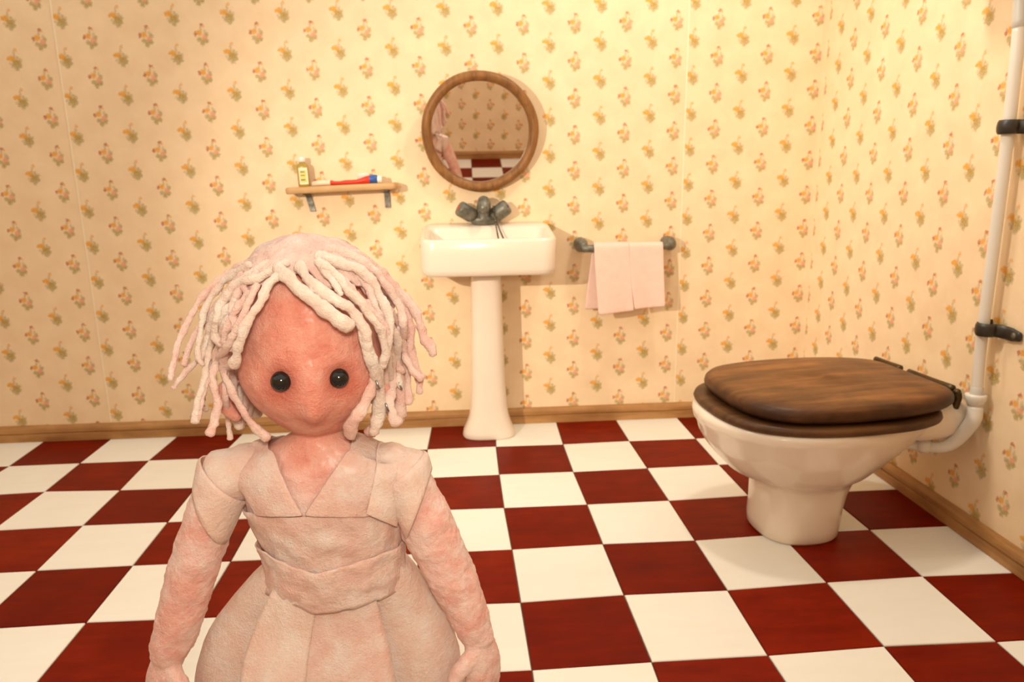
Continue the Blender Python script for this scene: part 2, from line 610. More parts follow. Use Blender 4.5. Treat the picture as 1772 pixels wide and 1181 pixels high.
# ---- floor: dark bed with hand-cut square tiles
floor = structure(mk('floor', *box(-3.35, WALL_X + 0.05, FRONT_Y - 0.05, 0.06, -0.05, -0.005), M['grout'], smooth=False))
floor['label'] = 'red and cream chequered tile floor of the miniature bathroom'
MEAS = [(0,1,739.8,777.8),(1,1,858.4,773.0),(2,1,974.6,769.2),(3,1,1088.9,763.5),(0,2,733.9,827.3),(1,2,864.1,821.4),(2,2,992.1,816.7),
        (1,3,872.4,879),(2,3,1016.1,873.1),(1,4,886,951),(2,4,1043.3,941.7),(0,4,724.4,958.4),(4,1,1203.9,759.3),(3,2,1120.2,810.3),
        (4,2,1244.2,804.3),(3,3,1157.7,866.4),(4,3,1295.2,857.7),(3,4,1202.7,935.3),(1,5,900.9,1042.6),(2,5,1079.9,1029.5),(1,6,920.6,1159.7),
        (2,6,1127.8,1145.7),(3,5,1259.1,1021.6),(4,5,1430.6,1008),(5,5,1596.5,997.5),(3,6,1329.1,1134.4),(4,6,1530,1118.6),(5,4,1505,916.6),
        (-6,1,15.4,807),(-5,1,138.2,801.8),(-4,1,257.3,797.1),(-3,1,377,793),(-5,2,77.1,850.9),(-4,2,207,848.7),(-3,2,337.9,844.5),
        (-4,3,143,909.7),(-3,3,289.7,903.8),(-4,4,63,987.8),(-3,4,229.4,979),(-3,5,148.7,1077.5)]
grid = {(c, r): wz(x, y, 0.0)[:2] for c, r, x, y in MEAS}
rt = random.Random(3)


def corner(c, r):
    if (c, r) not in grid:
        grid[(c, r)] = np.array([c * TS + rt.uniform(-.004, .004), -r * TS + rt.uniform(-.004, .004)])
    p = grid[(c, r)].copy()
    p[0] = min(p[0], WALL_X - 0.002)
    p[1] = min(p[1], 0.010)
    return p


for r in range(0, 14):
    for c in range(-11, 6):
        q = [corner(c, r + 1), corner(c + 1, r + 1), corner(c + 1, r), corner(c, r)]
        if q[1][0] - q[0][0] < 0.05:
            continue
        ctr = sum(q) / 4
        red = (c + r) % 2 == 0
        h = rt.uniform(-0.0006, 0.0006)

        def ring(gap, z):
            out = []
            for p in q:
                d = p - ctr
                out.append((p[0] - math.copysign(gap, d[0]), p[1] - math.copysign(gap, d[1]), z))
            return out
        g = 0.0014 if red else 0.0016
        V, F = loft([ring(g, -0.006), ring(g, -0.002 + h), ring(g + 0.0018, h)], False, True)
        t = mk('tile', V, F, M['tile_red'] if red else M['tile_white'], floor, smooth=False)

# ---- walls
TOP = 2.25
wall_back = structure(mk('wall_back', *box(-3.3, WALL_X + 0.05, WALL_Y + 0.003, 0.06, 0, TOP), M['plaster'], smooth=False))
wall_back['label'] = 'back wall papered in cream with small orange flower sprigs'
wall_right = structure(mk('wall_right', *box(WALL_X + 0.003, WALL_X + 0.05, FRONT_Y, WALL_Y, 0, TOP), M['plaster'], smooth=False))
wall_right['label'] = 'right side wall papered in cream with small orange flower sprigs'
wall_left = structure(mk('wall_left', *box(-3.35, -3.303, FRONT_Y, WALL_Y, 0, TOP), M['plaster'], smooth=False))
wall_left['label'] = 'left side wall papered in cream with small orange flower sprigs'
wall_front = structure(mk('wall_front', *box(-3.3, WALL_X, FRONT_Y - 0.05, FRONT_Y - 0.003, 0, TOP), M['plaster'], smooth=False))
wall_front['label'] = 'papered wall behind the viewer, seen in the round mirror'


def paper_strip(parent, a, b, uoff, proud, uv_scale=1.0, uv_v=0.0, ns=1):
    """a, b: (x, y) ends of the strip on its wall, facing left-hand normal; a thin real sheet with its own edges."""
    a, b = np.array(a, float), np.array(b, float)
    d = (b - a) / np.linalg.norm(b - a)
    nrm = np.array([d[1], -d[0]])
    ln = np.linalg.norm(b - a)
    V = []
    for off in (0.0, proud):
        for p, z in ((a, 0), (b, 0), (b, TOP), (a, TOP)):
            q = p + nrm * off
            V.append((q[0], q[1], z))
    F = [(4, 5, 6, 7), (0, 1, 5, 4), (1, 2, 6, 5), (2, 3, 7, 6), (3, 0, 4, 7)]
    o = mk('wallpaper_strip', V, F, [M['wallpaper'], M['paper_edge']], parent, smooth=False)
    uv = o.data.uv_layers.new(name='UVMap')
    for p in o.data.polygons:
        p.material_index = 0 if p.index == 0 else 1
        for li in p.loop_indices:
            vi = o.data.loops[li].vertex_index
            k = vi % 4
            uu = (0 if k in (0, 3) else ln) * uv_scale + uoff
            uv.data[li].uv = (uu, V[vi][2] * uv_scale + uv_v)
    return o


# strips run left to right as seen from inside the room; offsets as measured at the joints
paper_strip(wall_back, (-3.3, WALL_Y + .003), (-1.490, WALL_Y + .003), -3.3 - 0.0215, 0.0030)
paper_strip(wall_back, (-1.497, WALL_Y + .003), (1.193, WALL_Y + .003), -1.497, 0.0042)
paper_strip(wall_back, (1.188, WALL_Y + .003), (WALL_X, WALL_Y + .003), 1.188 + 0.038, 0.0030)
paper_strip(wall_right, (WALL_X + .003, WALL_Y), (WALL_X + .003, -.048), 1.800 + 0.038, 0.0030)
paper_strip(wall_right, (WALL_X + .003, -.048), (WALL_X + .003, -2.2), 1.800 - 0.036 + .012 + .048, 0.0030, 1.0, -0.006)
paper_strip(wall_right, (WALL_X + .003, -2.2), (WALL_X + .003, FRONT_Y), 3.95, 0.0038)
paper_strip(wall_left, (-3.303, FRONT_Y), (-3.303, -1.9), 0.3, 0.0030)
paper_strip(wall_left, (-3.303, -1.9), (-3.303, WALL_Y), 1.2, 0.0036)
paper_strip(wall_front, (WALL_X, FRONT_Y - .003), (-0.9, FRONT_Y - .003), 0.1, 0.0030, 0.8)
paper_strip(wall_front, (-0.9, FRONT_Y - .003), (-3.3, FRONT_Y - .003), 2.9, 0.0036, 0.8)

for sx in (-1.4945, 1.1905):
    mk('paper_seam', *box(sx - .0028, sx + .0028, WALL_Y - .0019, WALL_Y - .0005, 0.077, TOP), M['paper_edge'], wall_back, smooth=False)

# ---- baseboards (two-step moulding)
PROF = [(0, 0), (.020, 0), (.021, .037), (.0165, .0395), (.0165, .0425), (.0235, .0450), (.0235, .060), (.020, .068), (.012, .0755), (0, .077)]


def board(name, a, b, mat, label):
    a, b = np.array(a, float), np.array(b, float)
    d = (b - a) / np.linalg.norm(b - a)
    nrm = np.array([d[1], -d[0]])
    rings = []
    for p in (a, b):
        rings.append([(*(p + nrm * dd), z) for dd, z in PROF])
    V, F = loft(rings)
    o = structure(mk(name, V, F, mat, smooth=False, bevel=0.0015))
    o['label'] = label
    return o


board('baseboard_back', (-3.3, WALL_Y - .0005), (WALL_X - .002, WALL_Y - .0005), M['baseboard'], 'brown wooden baseboard along the back wall')
board('baseboard_right', (WALL_X - .0005, WALL_Y - .026), (WALL_X - .0005, FRONT_Y + .03), M['baseboard_y'], 'brown wooden baseboard along the right wall')
board('baseboard_left', (-3.2995, FRONT_Y + .03), (-3.2995, WALL_Y - .026), M['baseboard_y'], 'brown wooden baseboard along the left wall')
board('baseboard_front', (WALL_X - .03, FRONT_Y + .0005), (-3.3, FRONT_Y + .0005), M['baseboard'], 'brown wooden baseboard of the wall behind the viewer')

# ================================================================== MIRROR
MC = np.array([0.261, -0.040, 1.366])
TILT = math.radians(8.9)
mir = thing('wall_mirror', 'round mirror in a brown wooden ring frame hanging above the washbasin', 'mirror', tuple(MC))
RT = Matrix.Rotation(TILT, 3, 'X')


def tiltpts(V):
    return [np.array(RT @ Vector(np.array(v))) + MC for v in V]


prof = [(.214, .004), (.2135, -.020), (.218, -.027), (.228, -.034), (.238, -.036), (.248, -.031), (.2545, -.022), (.256, -.010), (.254, .000), (.248, .006), (.222, .006)]
rings = []
SEG = 72
for k in range(SEG):
    a = 2 * math.pi * k / SEG
    j = 1 + 0.006 * math.sin(3 * a + 1) + 0.003 * math.sin(7 * a)
    rings.append([(r * j * math.cos(a), y, r * j * math.sin(a)) for r, y in prof])
rings.append(rings[0])
V, F = loft(rings, False, False)
mk('frame', tiltpts(V), F, M['frame_wood'], mir)
V, F = lathe([(.2150, 0), (.2150, .006)], (0, 0, 0), (0, -1, 0), 64)
mk('glass', tiltpts(V), F, M['mirror'], mir, smooth=False, label='silvered round mirror glass')
V, F = lathe([(.235, 0.0), (.235, .007)], (0, .009, 0), (0, -1, 0), 48)
mk('backing_board', tiltpts(V), F, M['frame_wood'], mir, smooth=False)

# ================================================================== SHELF AND WHAT STANDS ON IT
SH = math.radians(1.9)
SC0 = np.array([-0.345, WALL_Y, 1.121])


def shp(x, d, z):
    """shelf-local: x along, d out of the wall, z up"""
    c, s = math.cos(SH), math.sin(SH)
    return SC0 + np.array([x * c - z * s, -d, x * s + z * c])


shelf = thing('wall_shelf', 'small pale wooden wall shelf on two grey metal brackets left of the mirror', 'shelf', tuple(SC0))
rings = []
for zz, ins in ((0, .004), (.006, 0), (.022, 0), (.028, .004)):
    rings.append([shp(x, -y, zz) for x, y in rrect(-.238 + ins, .238 - ins, -.125 + ins, 0.0, .022, 6)])
V, F = loft(rings)
mk('board', V, F, M['shelf_wood'], shelf)
for bx, k in ((-.165, 1.0), (.184, 0.0)):
    pts = [shp(bx - .014 * k, .100, -.0035), shp(bx, .03, -.0035), shp(bx + .003 * k, .010, -.012), shp(bx + .010 * k, .006, -.050), shp(bx + .016 * k, .006, -.082)]
    Q = catmull(pts, 5)
    rings = []
    for i, p in enumerate(Q):
        t = Q[min(i + 1, len(Q) - 1)] - Q[max(i - 1, 0)]
        nn = np.cross(t, (1, 0, 0))
        nn /= np.linalg.norm(nn)
        wd = np.array([.0128, 0, 0])
        rings.append([p - wd - nn * .0025, p + wd - nn * .0025, p + wd + nn * .0025, p - wd + nn * .0025])
    V, F = loft(rings)
    mk('bracket', V, F, M['pewter'], shelf, smooth=False, bevel=.001, label='grey metal shelf bracket')

top = 0.0285
# bottle
bo = thing('lotion_bottle', 'flat olive bottle with white cap and yellow label standing on the shelf', 'bottle', tuple(shp(-.165, .055, top)))
rings = []
for zz, sx, sy in ((0, .023, .016), (.003, .025, .018), (.085, .025, .018), (.094, .021, .016), (.099, .013, .012), (.107, .012, .012)):
    rings.append([shp(-.165 + sx * math.copysign(abs(math.cos(a)) ** .55, math.cos(a)), .055 + sy * math.copysign(abs(math.sin(a)) ** .7, math.sin(a)), top + zz)
                  for a in np.linspace(0, 2 * math.pi, 24, endpoint=False)])
V, F = loft(rings)
mk('body', V, F, M['bottle'], bo)
rings = [[shp(-.165 + r * math.cos(a), .055 + r * math.sin(a), top + zz) for a in np.linspace(0, 2 * math.pi, 20, endpoint=False)]
         for zz, r in ((.104, .013), (.106, .015), (.122, .015), (.126, .012))]
V, F = loft(rings)
mk('cap', V, F, M['white_cap'], bo, label='white screw cap')


def front_card(name, x0, x1, z0, z1, d, mat, parent, th=.0008):
    V = [shp(x, dd, z) for dd in (d, d + th) for x, z in ((x0, z0), (x1, z0), (x1, z1), (x0, z1))]
    F = [(4, 5, 6, 7), (0, 1, 5, 4), (1, 2, 6, 5), (2, 3, 7, 6), (3, 0, 4, 7), (3, 2, 1, 0)]
    return mk(name, V, F, mat, parent, smooth=False)


lb = front_card('paper_label', -.180, -.143, top + .010, top + .080, .0726, M['label_white'], bo)
front_card('label_panel', -.175, -.149, top + .018, top + .070, .0734, M['label_yellow'], lb)
for zz, h in ((.060, .005), (.046, .004), (.026, .006)):
    front_card('label_line', -.174, -.155, top + zz, top + zz + h, .0742, M['label_ink'], lb)

# toothpaste tube
tp = thing('toothpaste_tube', 'squeezed red toothpaste tube with blue shoulder and white cap lying on the shelf', 'toothpaste', tuple(shp(.02, .085, top)))


def lying(profile, d0, mat, name, parent, label=None):
    rings = []
    for x, rd, rz in profile:
        rings.append([shp(x, d0 + rd * math.cos(a), top + max(0.0006, rz + rz * math.sin(a) * .98)) for a in np.linspace(0, 2 * math.pi, 20, endpoint=False)])
    V, F = loft(rings)
    return mk(name, V, F, mat, parent, label=label)


lying([(-.045, .026, .0110), (-.043, .026, .0115), (-.028, .024, .0088), (-.005, .022, .0085), (.020, .021, .0102), (.05, .021, .0098), (.068, .021, .0105), (.085, .021, .0128),
       (.105, .021, .0165), (.120, .021, .0175), (.124, .019, .0172)], .085, M['red_tube'], 'tube', tp)
lying([(.1225, .0200, .0180), (.126, .0205, .0188), (.146, .0195, .0188), (.155, .0165, .0175), (.157, .013, .015)], .085, M['blue_tube'], 'shoulder', tp, 'blue tube shoulder')
lying([(.155, .0145, .0150), (.157, .0155, .0160), (.172, .0150, .0155), (.175, .0135, .0145)], .085, M['white_cap'], 'cap', tp, 'white cap')
# toothbrush behind the tube
tb = thing('toothbrush', 'pale peach toothbrush lying behind the red toothpaste tube', 'toothbrush', tuple(shp(0, .045, top)))
lying([(-.138, .004, .006), (-.134, .0075, .010), (-.10, .009, .0125), (-.05, .0085, .0115), (.0, .007, .009), (.05, .006, .008), (.072, .008, .008), (.11, .008, .008), (.115, .005, .006)],
      .040, M['peach'], 'handle', tb)
rings = []
for zz, s in ((.0155, 1.0), (.036, 1.06), (.043, .95), (.046, .7)):
    rings.append([shp(.090 + .026 * s * math.copysign(abs(math.cos(a)) ** .7, math.cos(a)), .040 + .010 * s * math.sin(a), top + zz) for a in np.linspace(0, 2 * math.pi, 20, endpoint=False)])
V, F = loft(rings)
mk('bristle_head', V, F, M['bristle'], tb, label='pinkish white bristles')

# ================================================================== WASHBASIN
sink = thing('pedestal_washbasin', 'white ceramic pedestal washbasin with pewter taps under the round mirror', 'sink', (0.272, -0.15, 0.0))
BX0, BX1, BY0, BY1 = -0.006, 0.562, -0.355, 0.009


def rimz(y):
    t = (y - BY0) / (BY1 - BY0)
    return 0.926 + 0.046 * max(0, min(1, t)) ** 1.2


def bring(ix, ifr, ibk, r, zf, bot=False):
    out = []
    for x, y in rrect(BX0 + ix, BX1 - ix, BY0 + ifr, BY1 - ibk, r, 8):
        out.append((x, y, zf if bot else rimz(y) + zf))
    return out


rings = [bring(.050, .060, .010, .05, .770, True), bring(.018, .020, .002, .055, .772, True), bring(.006, .007, .001, .06, .780, True), bring(.002, .002, 0, .062, .80, True),
         bring(.000, .000, 0, .062, -.06), bring(.000, .000, 0, .062, -.014), bring(.004, .004, .002, .06, -.003), bring(.012, .012, .006, .055, .000),
         bring(.024, .022, .075, .05, -.001), bring(.031, .030, .085, .046, -.009), bring(.036, .035, .092, .045, -.03), bring(.060, .060, .100, .05, -.09),
         bring(.12, .10, .12, .05, .815, True), bring(.2, .14, .15, .03, .805, True)]
V, F = loft(rings)
mk('basin', V, F, M['ceramic'], sink)
# pedestal
pr = [(0.0, .268, -.133, .118, .083), (.008, .268, -.133, .122, .087), (.03, .2685, -.133, .118, .083), (.06, .269, -.133, .104, .077), (.10, .270, -.133, .091, .071), (.15, .270, -.133, .083, .068),
      (.25, .270, -.133, .078, .073), (.45, .270, -.133, .073, .070), (.60, .270, -.133, .070, .068), (.74, .270, -.133, .068, .067), (.772, .270, -.133, .068, .067)]
rings = []
for z, cx, cy, ax, ay in pr:
    rings.append([(cx + ax * math.copysign(abs(math.cos(a)) ** .72, math.cos(a)), cy + ay * math.copysign(abs(math.sin(a)) ** .72, math.sin(a)), z)
                  for a in np.linspace(0, 2 * math.pi, 40, endpoint=False)])
V, F = loft(rings)
mk('pedestal', V, F, M['ceramic_warm'], sink)
V, F = lathe([(.018, 0), (.02, .003), (.012, .004)], (0.31, -.19, .8055), seg=20)
mk('drain', V, F, M['pewter'], sink)
# taps
tapb = join([ellipsoid((.268, -.040, .985), (.062, .030, .028)), tube([(.268, -.035, .98), (.268, -.04, 1.035), (.268, -.065, 1.062), (.268, -.105, 1.058), (.268, -.125, 1.035)], [.036, .034, .031, .027, .022], 14, 5, wob=.12)])
tap = mk('mixer_tap', *tapb, M['pewter'], sink, label='pewter spout of the washbasin tap')
for sgn, dot in ((-1, 'red_dot'), (1, 'blue_dot')):
    a0 = np.array([.268 + sgn * .038, -.045, .998])
    ax = np.array([sgn * .80, -.22, .56 if sgn > 0 else .50])
    ax /= np.linalg.norm(ax)
    V, F = lathe([(.020, 0), (.030, .012), (.034, .02), (.035, .075), (.033, .083), (.028, .088)], a0, ax, 20)
    kn = mk('tap_knob', V, F, M['pewter'], sink)
    c = a0 + ax * .088 + np.array([0, -.004, 0])
    V, F = lathe([(.008, -.002), (.008, .0015), (.005, .0025)], c, ax, 14)
    mk('colour_dot', V, F, M[dot], kn, label=('red' if sgn < 0 else 'blue') + ' marker dot on the tap knob')
# bead chain
parts = []
p0 = wy(854, 357, -.085)
p1 = wy(857, 383, -.090)
for a, b, n in ((p0, p1, 9), (p1, np.array([0.338, -.17, .862]), 18), (wy(859, 383, -.09), np.array([.375, -.155, .865]), 18)):
    for k in range(n):
        t = k / n
        p = a + (b - a) * t - np.array([0, 0, .010 * math.sin(math.pi * t)])
        parts.append(ellipsoid(p, (.0046,) * 3, 8, 5))
V, F = join(parts)
ch = mk('plug_chain', V, F, M['chain'], sink, label='bead chain hanging into the basin')
ch['kind'] = 'stuff'

# ================================================================== TOWEL RAIL AND TOWEL
RY, RZ = -.095, .852
rail = thing('towel_rail', 'pewter towel rail with knobbed ends on the back wall right of the washbasin', 'towel rail', (0.905, WALL_Y, 0.865))
V, F = tube([(.715, RY + .02, RZ + .003), (.74, RY, RZ), (1.08, RY, RZ + .006), (1.105, RY + .02, RZ + .008)], [.017, .0165, .0165, .018], 14, 4)
mk('bar', V, F, M['pewter'], rail)
for xx, zz in ((.708, .870), (1.117, .868)):
    s = -1 if xx < .9 else 1
    V, F = tube([(xx - .006 * s, .0, zz + .002), (xx, -.03, zz), (xx, -.062, zz - .006), (xx - s * .010, -.088, RZ + .004)], [.024, .030, .031, .021], 16, 5, wob=.10)
    mk('end_post', V, F, M['pewter'], rail)

tow = thing('hand_towel', 'pale pink hand towel folded over the towel rail', 'towel', (0.91, RY, 0.57))


def drape(name, xt0, xt1, xb0, xb1, zb0, zb1, yoff, backlen, amp, seed):
    """a sheet over the bar: front fall, roll over the bar, short back fall"""
    nx = 14
    rows = []
    R = .0195 + yoff
    for i in range(13):
        rows.append(('f', i / 12))
    for i in range(1, 7):
        rows.append(('o', i / 7))
    for i in range(9):
        rows.append(('b', i / 8))
    grid_ = []
    for kind, t in rows:
        line = []
        for j in range(nx + 1):
            s = j / nx
            if kind == 'f':
                u = 1 - t
                zt = RZ + .003
                zb = zb0 + (zb1 - zb0) * s
                z = zb + (zt - zb) * t
                x0, x1 = xt0 + (xb0 - xt0) * u ** 1.2, xt1 + (xb1 - xt1) * u ** 1.2
                x = x0 + (x1 - x0) * s
                y = RY - R - amp * u * math.sin(s * 5.2 + seed) - .012 * u
            elif kind == 'o':
                a = math.pi * t
                x = xt0 + (xt1 - xt0) * s
                y = RY - R * math.cos(a)
                z = RZ + .003 + R * math.sin(a)
            else:
                x = xt0 + (xt1 - xt0) * s - (.03 * t if seed < 1 else 0)
                y = RY + R + .012 * t
                z = RZ + .003 - backlen * t
            line.append((x, y, z))
        grid_.append(line)
    V = [p for ln in grid_ for p in ln]
    F = []
    for i in range(len(grid_) - 1):
        for j in range(nx):
            a = i * (nx + 1) + j
            F.append((a, a + 1, a + nx + 2, a + nx + 1))
    return mk(name, V, F, M['towel'], tow, solid=.005, subsurf=1)


drape('left_fold', .757, .918, .778, .945, .553, .566, .004, .288, .006, 0.4)
drape('right_fold', .912, 1.074, .945, 1.088, .573, .583, .001, .20, .005, 2.2)

# ================================================================== TOILET
TY = -1.115
toi = thing('toilet', 'white ceramic toilet with a brown wooden lid standing by the right wall', 'toilet', (1.27, TY, 0.0))


def egg(xl, xr, hw, z, cy=TY, k=.12, n=56, p=1.0):
    cx, ax = (xl + xr) / 2, (xr - xl) / 2
    out = []
    for i in range(n):
        t = 2 * math.pi * i / n
        c, s = math.cos(t), math.sin(t)
        out.append((cx + ax * math.copysign(abs(c) ** p, c), cy + hw * math.copysign(abs(s) ** p, s) * (1 - k * c), z))
    return out


BCY = TY - .03
rings = [egg(1.125, 1.385, .135, 0, BCY, 0, p=.82), egg(1.118, 1.392, .142, .010, BCY, 0, p=.82), egg(1.115, 1.397, .145, .04, BCY, 0, p=.84), egg(1.116, 1.405, .146, .10, BCY, .0, p=.88),
         egg(1.114, 1.420, .150, .15, BCY, .02, p=.92), egg(1.110, 1.438, .156, .180, BCY, .03), egg(1.102, 1.450, .166, .195, TY - .025, .05), egg(1.082, 1.472, .184, .208, TY - .02, .08),
         egg(1.030, 1.520, .222, .228, TY - .01, .14), egg(.998, 1.585, .250, .262, TY, .18), egg(.965, 1.650, .270, .302, TY, .22), egg(.945, 1.70, .282, .338, TY, .25), egg(.937, 1.735, .287, .366, TY, .26),
         egg(.925, 1.752, .294, .384, TY, .26), egg(.921, 1.755, .298, .405, TY, .26), egg(.927, 1.752, .295, .420, TY, .26), egg(.955, 1.73, .275, .426, TY, .26)]
V, F = loft(rings)
mk('bowl', V, F, M['ceramic'], toi)
# raised shelf of the bowl behind the seat
rings = []
for z, xl, xr, hw in ((.322, 1.58, 1.715, .130), (.334, 1.57, 1.745, .165), (.36, 1.57, 1.762, .185), (.42, 1.58, 1.766, .188), (.450, 1.62, 1.760, .172), (.468, 1.65, 1.738, .140)):
    rings.append([(x, TY + y, z) for x, y in rrect(xl, xr, -hw, hw, .028, 6)])
V, F = loft(rings)
mk('hinge_shelf', V, F, M['ceramic'], toi)


def outline(half, n=6):
    h = catmull([(x, w_) for x, w_ in half], n)
    pts = [(x, TY - max(w_, 0)) for x, w_ in h] + [(x, TY + max(w_, 0)) for x, w_ in h[::-1][1:-1]]
    return pts


def shrink(pts, k, z, c, slope=0.0):
    return [(c[0] + (x - c[0]) * k, c[1] + (y - c[1]) * k, z + slope * (x - c[0])) for x, y in pts]


lidh = [(.984, 0), (.988, .09), (1.004, .165), (1.04, .225), (1.10, .268), (1.20, .293), (1.32, .301), (1.45, .293), (1.55, .271), (1.62, .243), (1.665, .210), (1.688, .165), (1.692, .08), (1.692, 0)]
seath = [(.940, 0), (.945, .085), (.968, .168), (1.02, .235), (1.11, .285), (1.22, .308), (1.36, .311), (1.48, .298), (1.57, .265), (1.62, .225), (1.645, .17), (1.65, .08), (1.65, 0)]
cc = (1.35, TY)
o_ = outline(seath)
rings = [shrink(o_, .965, .421, cc), shrink(o_, .99, .424, cc), shrink(o_, 1.0, .433, cc), shrink(o_, .99, .444, cc), shrink(o_, .955, .449, cc),
         shrink(o_, .72, .449, cc), shrink(o_, .68, .440, cc), shrink(o_, .68, .421, cc), shrink(o_, .965, .421, cc)]
V, F = loft(rings, False, False)
mk('seat', V, F, M['lid_wood_dark'], toi, label='dark brown wooden toilet seat ring')
o_ = outline(lidh)
SL = .010
rings = [shrink(o_, .0, .462, cc, SL), shrink(o_, .6, .462, cc, SL), shrink(o_, .93, .459, cc, SL), shrink(o_, .975, .463, cc, SL), shrink(o_, .996, .472, cc, SL), shrink(o_, 1.0, .482, cc, SL),
         shrink(o_, .99, .495, cc, SL), shrink(o_, .965, .504, cc, SL), shrink(o_, .92, .509, cc, SL), shrink(o_, .75, .513, cc, SL), shrink(o_, .4, .516, cc, SL), shrink(o_, 0.02, .517, cc, SL)]
V, F = loft(rings, False, True)
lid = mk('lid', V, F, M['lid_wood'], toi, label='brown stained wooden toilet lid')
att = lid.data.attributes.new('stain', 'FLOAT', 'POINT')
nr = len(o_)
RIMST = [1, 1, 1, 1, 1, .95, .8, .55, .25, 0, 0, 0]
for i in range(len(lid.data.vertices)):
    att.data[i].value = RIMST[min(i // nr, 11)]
toi.rotation_euler.z = math.radians(5)
for y0, y1 in ((TY + .235, TY + .105), (TY + .055, TY - .145)):
    V, F = tube([(1.706, y0, .498), (1.708, (y0 + y1) / 2, .497), (1.710, y1, .496)], [.011, .011, .013], 10, 4)
    mk('hinge_rod', V, F, M['brass_dark'], toi, label='dark metal hinge rod of the lid')
for yy in (TY - .17, TY + .17):
    V, F = tube([(1.704, yy, .44), (1.712, yy, .475), (1.704, yy, .496)], [.012, .012, .012], 10, 4)
    mk('hinge_arm', V, F, M['brass_dark'], toi)

# ---- flush pipe: separate thing with two rubber clips
PX = 1.757
p_top = wx(1768, -60, PX)
p_b = wx(1690, 676, PX)
pipe = thing('flush_pipe', 'white flush pipe running up the right wall behind the toilet', 'pipe', tuple(wx(1688, 700, PX)))
pm = [wx(1690, 680, PX), wx(1697, 600, PX), wx(1714, 470, PX), wx(1736, 300, PX), wx(1757, 120, PX), wx(1764, 45, PX)]
V, F = tube(pm, [.0165, .0165, .0168, .0170, .0172, .0172], 18, 6)
mk('riser', V, F, M['pipe'], pipe)
V, F = tube([wx(1764, 47, PX), wx(1767, 0, PX), wx(1771, -80, PX)], [.0195, .0195, .0195], 18, 4)
mk('upper_sleeve', V, F, M['pipe_grey'], pipe, label='grey pipe sleeve')
V, F = tube([wx(1691, 671, PX), wx(1688, 694, PX)], [.0185, .0185], 18, 2)
mk('joint_sleeve', V, F, M['pipe_grey'], pipe)
e0 = wx(1688, 692, PX)
e1 = wx(1687.5, 706, PX)
elbow = [e1, wx(1685, 725, PX - .003), (1.745, e1[1] + .01, .375), (1.722, e1[1] + .03, .325), (1.690, e1[1] + .05, .302), (1.64, -1.19, .296), (1.56, -1.16, .300)]
V, F = tube(elbow, [.0225, .0225, .0220, .0205, .0185, .0185, .020], 18, 6)
mk('elbow', V, F, M['pipe'], pipe)
V, F = lathe([(.018, .018), (.030, .018), (.031, .012), (.031, .004), (.027, -.004), (.021, -.02)], e0, (0, .05, 1), 24)
mk('socket_flange', V, F, M['pipe'], pipe)
V, F = tube([(1.672, -1.207, .300), (1.650, -1.197, .297)], [.027, .027], 18, 2)
mk('bowl_collar', V, F, M['pipe'], pipe)
for k, (px, py) in enumerate(((1707, 570), (1746, 220))):
    c = wx(px, py, PX)
    cl = thing('pipe_clip', ('lower' if k == 0 else 'upper') + ' black rubber clip holding the white pipe to the right wall', 'pipe clip', tuple(c))
    z = c[2]
    R = .0250
    path = [(1.795, c[1] + .030, z + .004), (1.772, c[1] + .0295, z + .003)]
    for a in np.linspace(60, 300, 9):
        a = math.radians(a)
        path.append((PX + R * math.cos(a), c[1] + R * math.sin(a), z))
    path += [(1.784, c[1] - .040, z - .002), (1.789, c[1] - .065, z - .004), (1.790, c[1] - .098, z - .005)]
    Q = catmull(path, 4)
    rings = []
    for i, p in enumerate(Q):
        t = Q[min(i + 1, len(Q) - 1)] - Q[max(i - 1, 0)]
        t /= np.linalg.norm(t) + 1e-9
        nn = np.cross(t, (0, 0, 1.0))
        nn /= np.linalg.norm(nn) + 1e-9
        hh = np.array([0, 0, .021 if i < len(Q) - 4 else .021 - .0018 * (i - len(Q) + 5)])
        rings.append([p + hh * math.sin(a) + nn * .0065 * math.cos(a) for a in np.linspace(0, 2 * math.pi, 10, endpoint=False)])
    V, F = loft(rings)
    mk('strap', V, F, M['rubber'], cl)
    V, F = lathe([(.009, 0), (.009, .003), (.006, .006)], (1.7845, c[1] - .080, z - .004), (-1, 0, 0), 12)
    mk('screw_head', V, F, M['pewter'], cl)
# high-level cistern just above the picture edge; it shades the top of the right wall
cis = thing('toilet_cistern', 'white high-level cistern at the top of the flush pipe', 'cistern', (1.73, -1.23, 1.80))
rings = []
for z, ins in ((1.800, .012), (1.808, .0), (2.02, 0.0), (2.03, .004)):
    rings.append([(x, y, z) for x, y in rrect(1.655 + ins, WALL_X - .001, -1.43 + ins, -1.045 - ins, .03, 6)])
V, F = loft(rings)
mk('tank', V, F, M['ceramic'], cis)
rings = [[(x, y, z) for x, y in rrect(1.645 + i2, WALL_X - .001, -1.44 + i2, -1.035 - i2, .03, 6)] for z, i2 in ((2.03, 0), (2.045, 0), (2.052, .008))]
V, F = loft(rings)
mk('tank_lid', V, F, M['ceramic'], cis)
V, F = tube([(1.757, -1.215, 1.70), (1.757, -1.215, 1.803)], [.026, .026], 16, 2)
mk('outlet', V, F, M['pipe_grey'], cis)

# ================================================================== DOLL
DY = -2.25
doll = thing('doll', 'pink latex doll with ropy pale hair, black bead eyes and wrapped pink dress', 'doll', (-0.075, DY, 0.0))
HC = np.array([-0.0745, DY, 0.9430])
HR = np.array([0.1035, 0.105, 0.150])


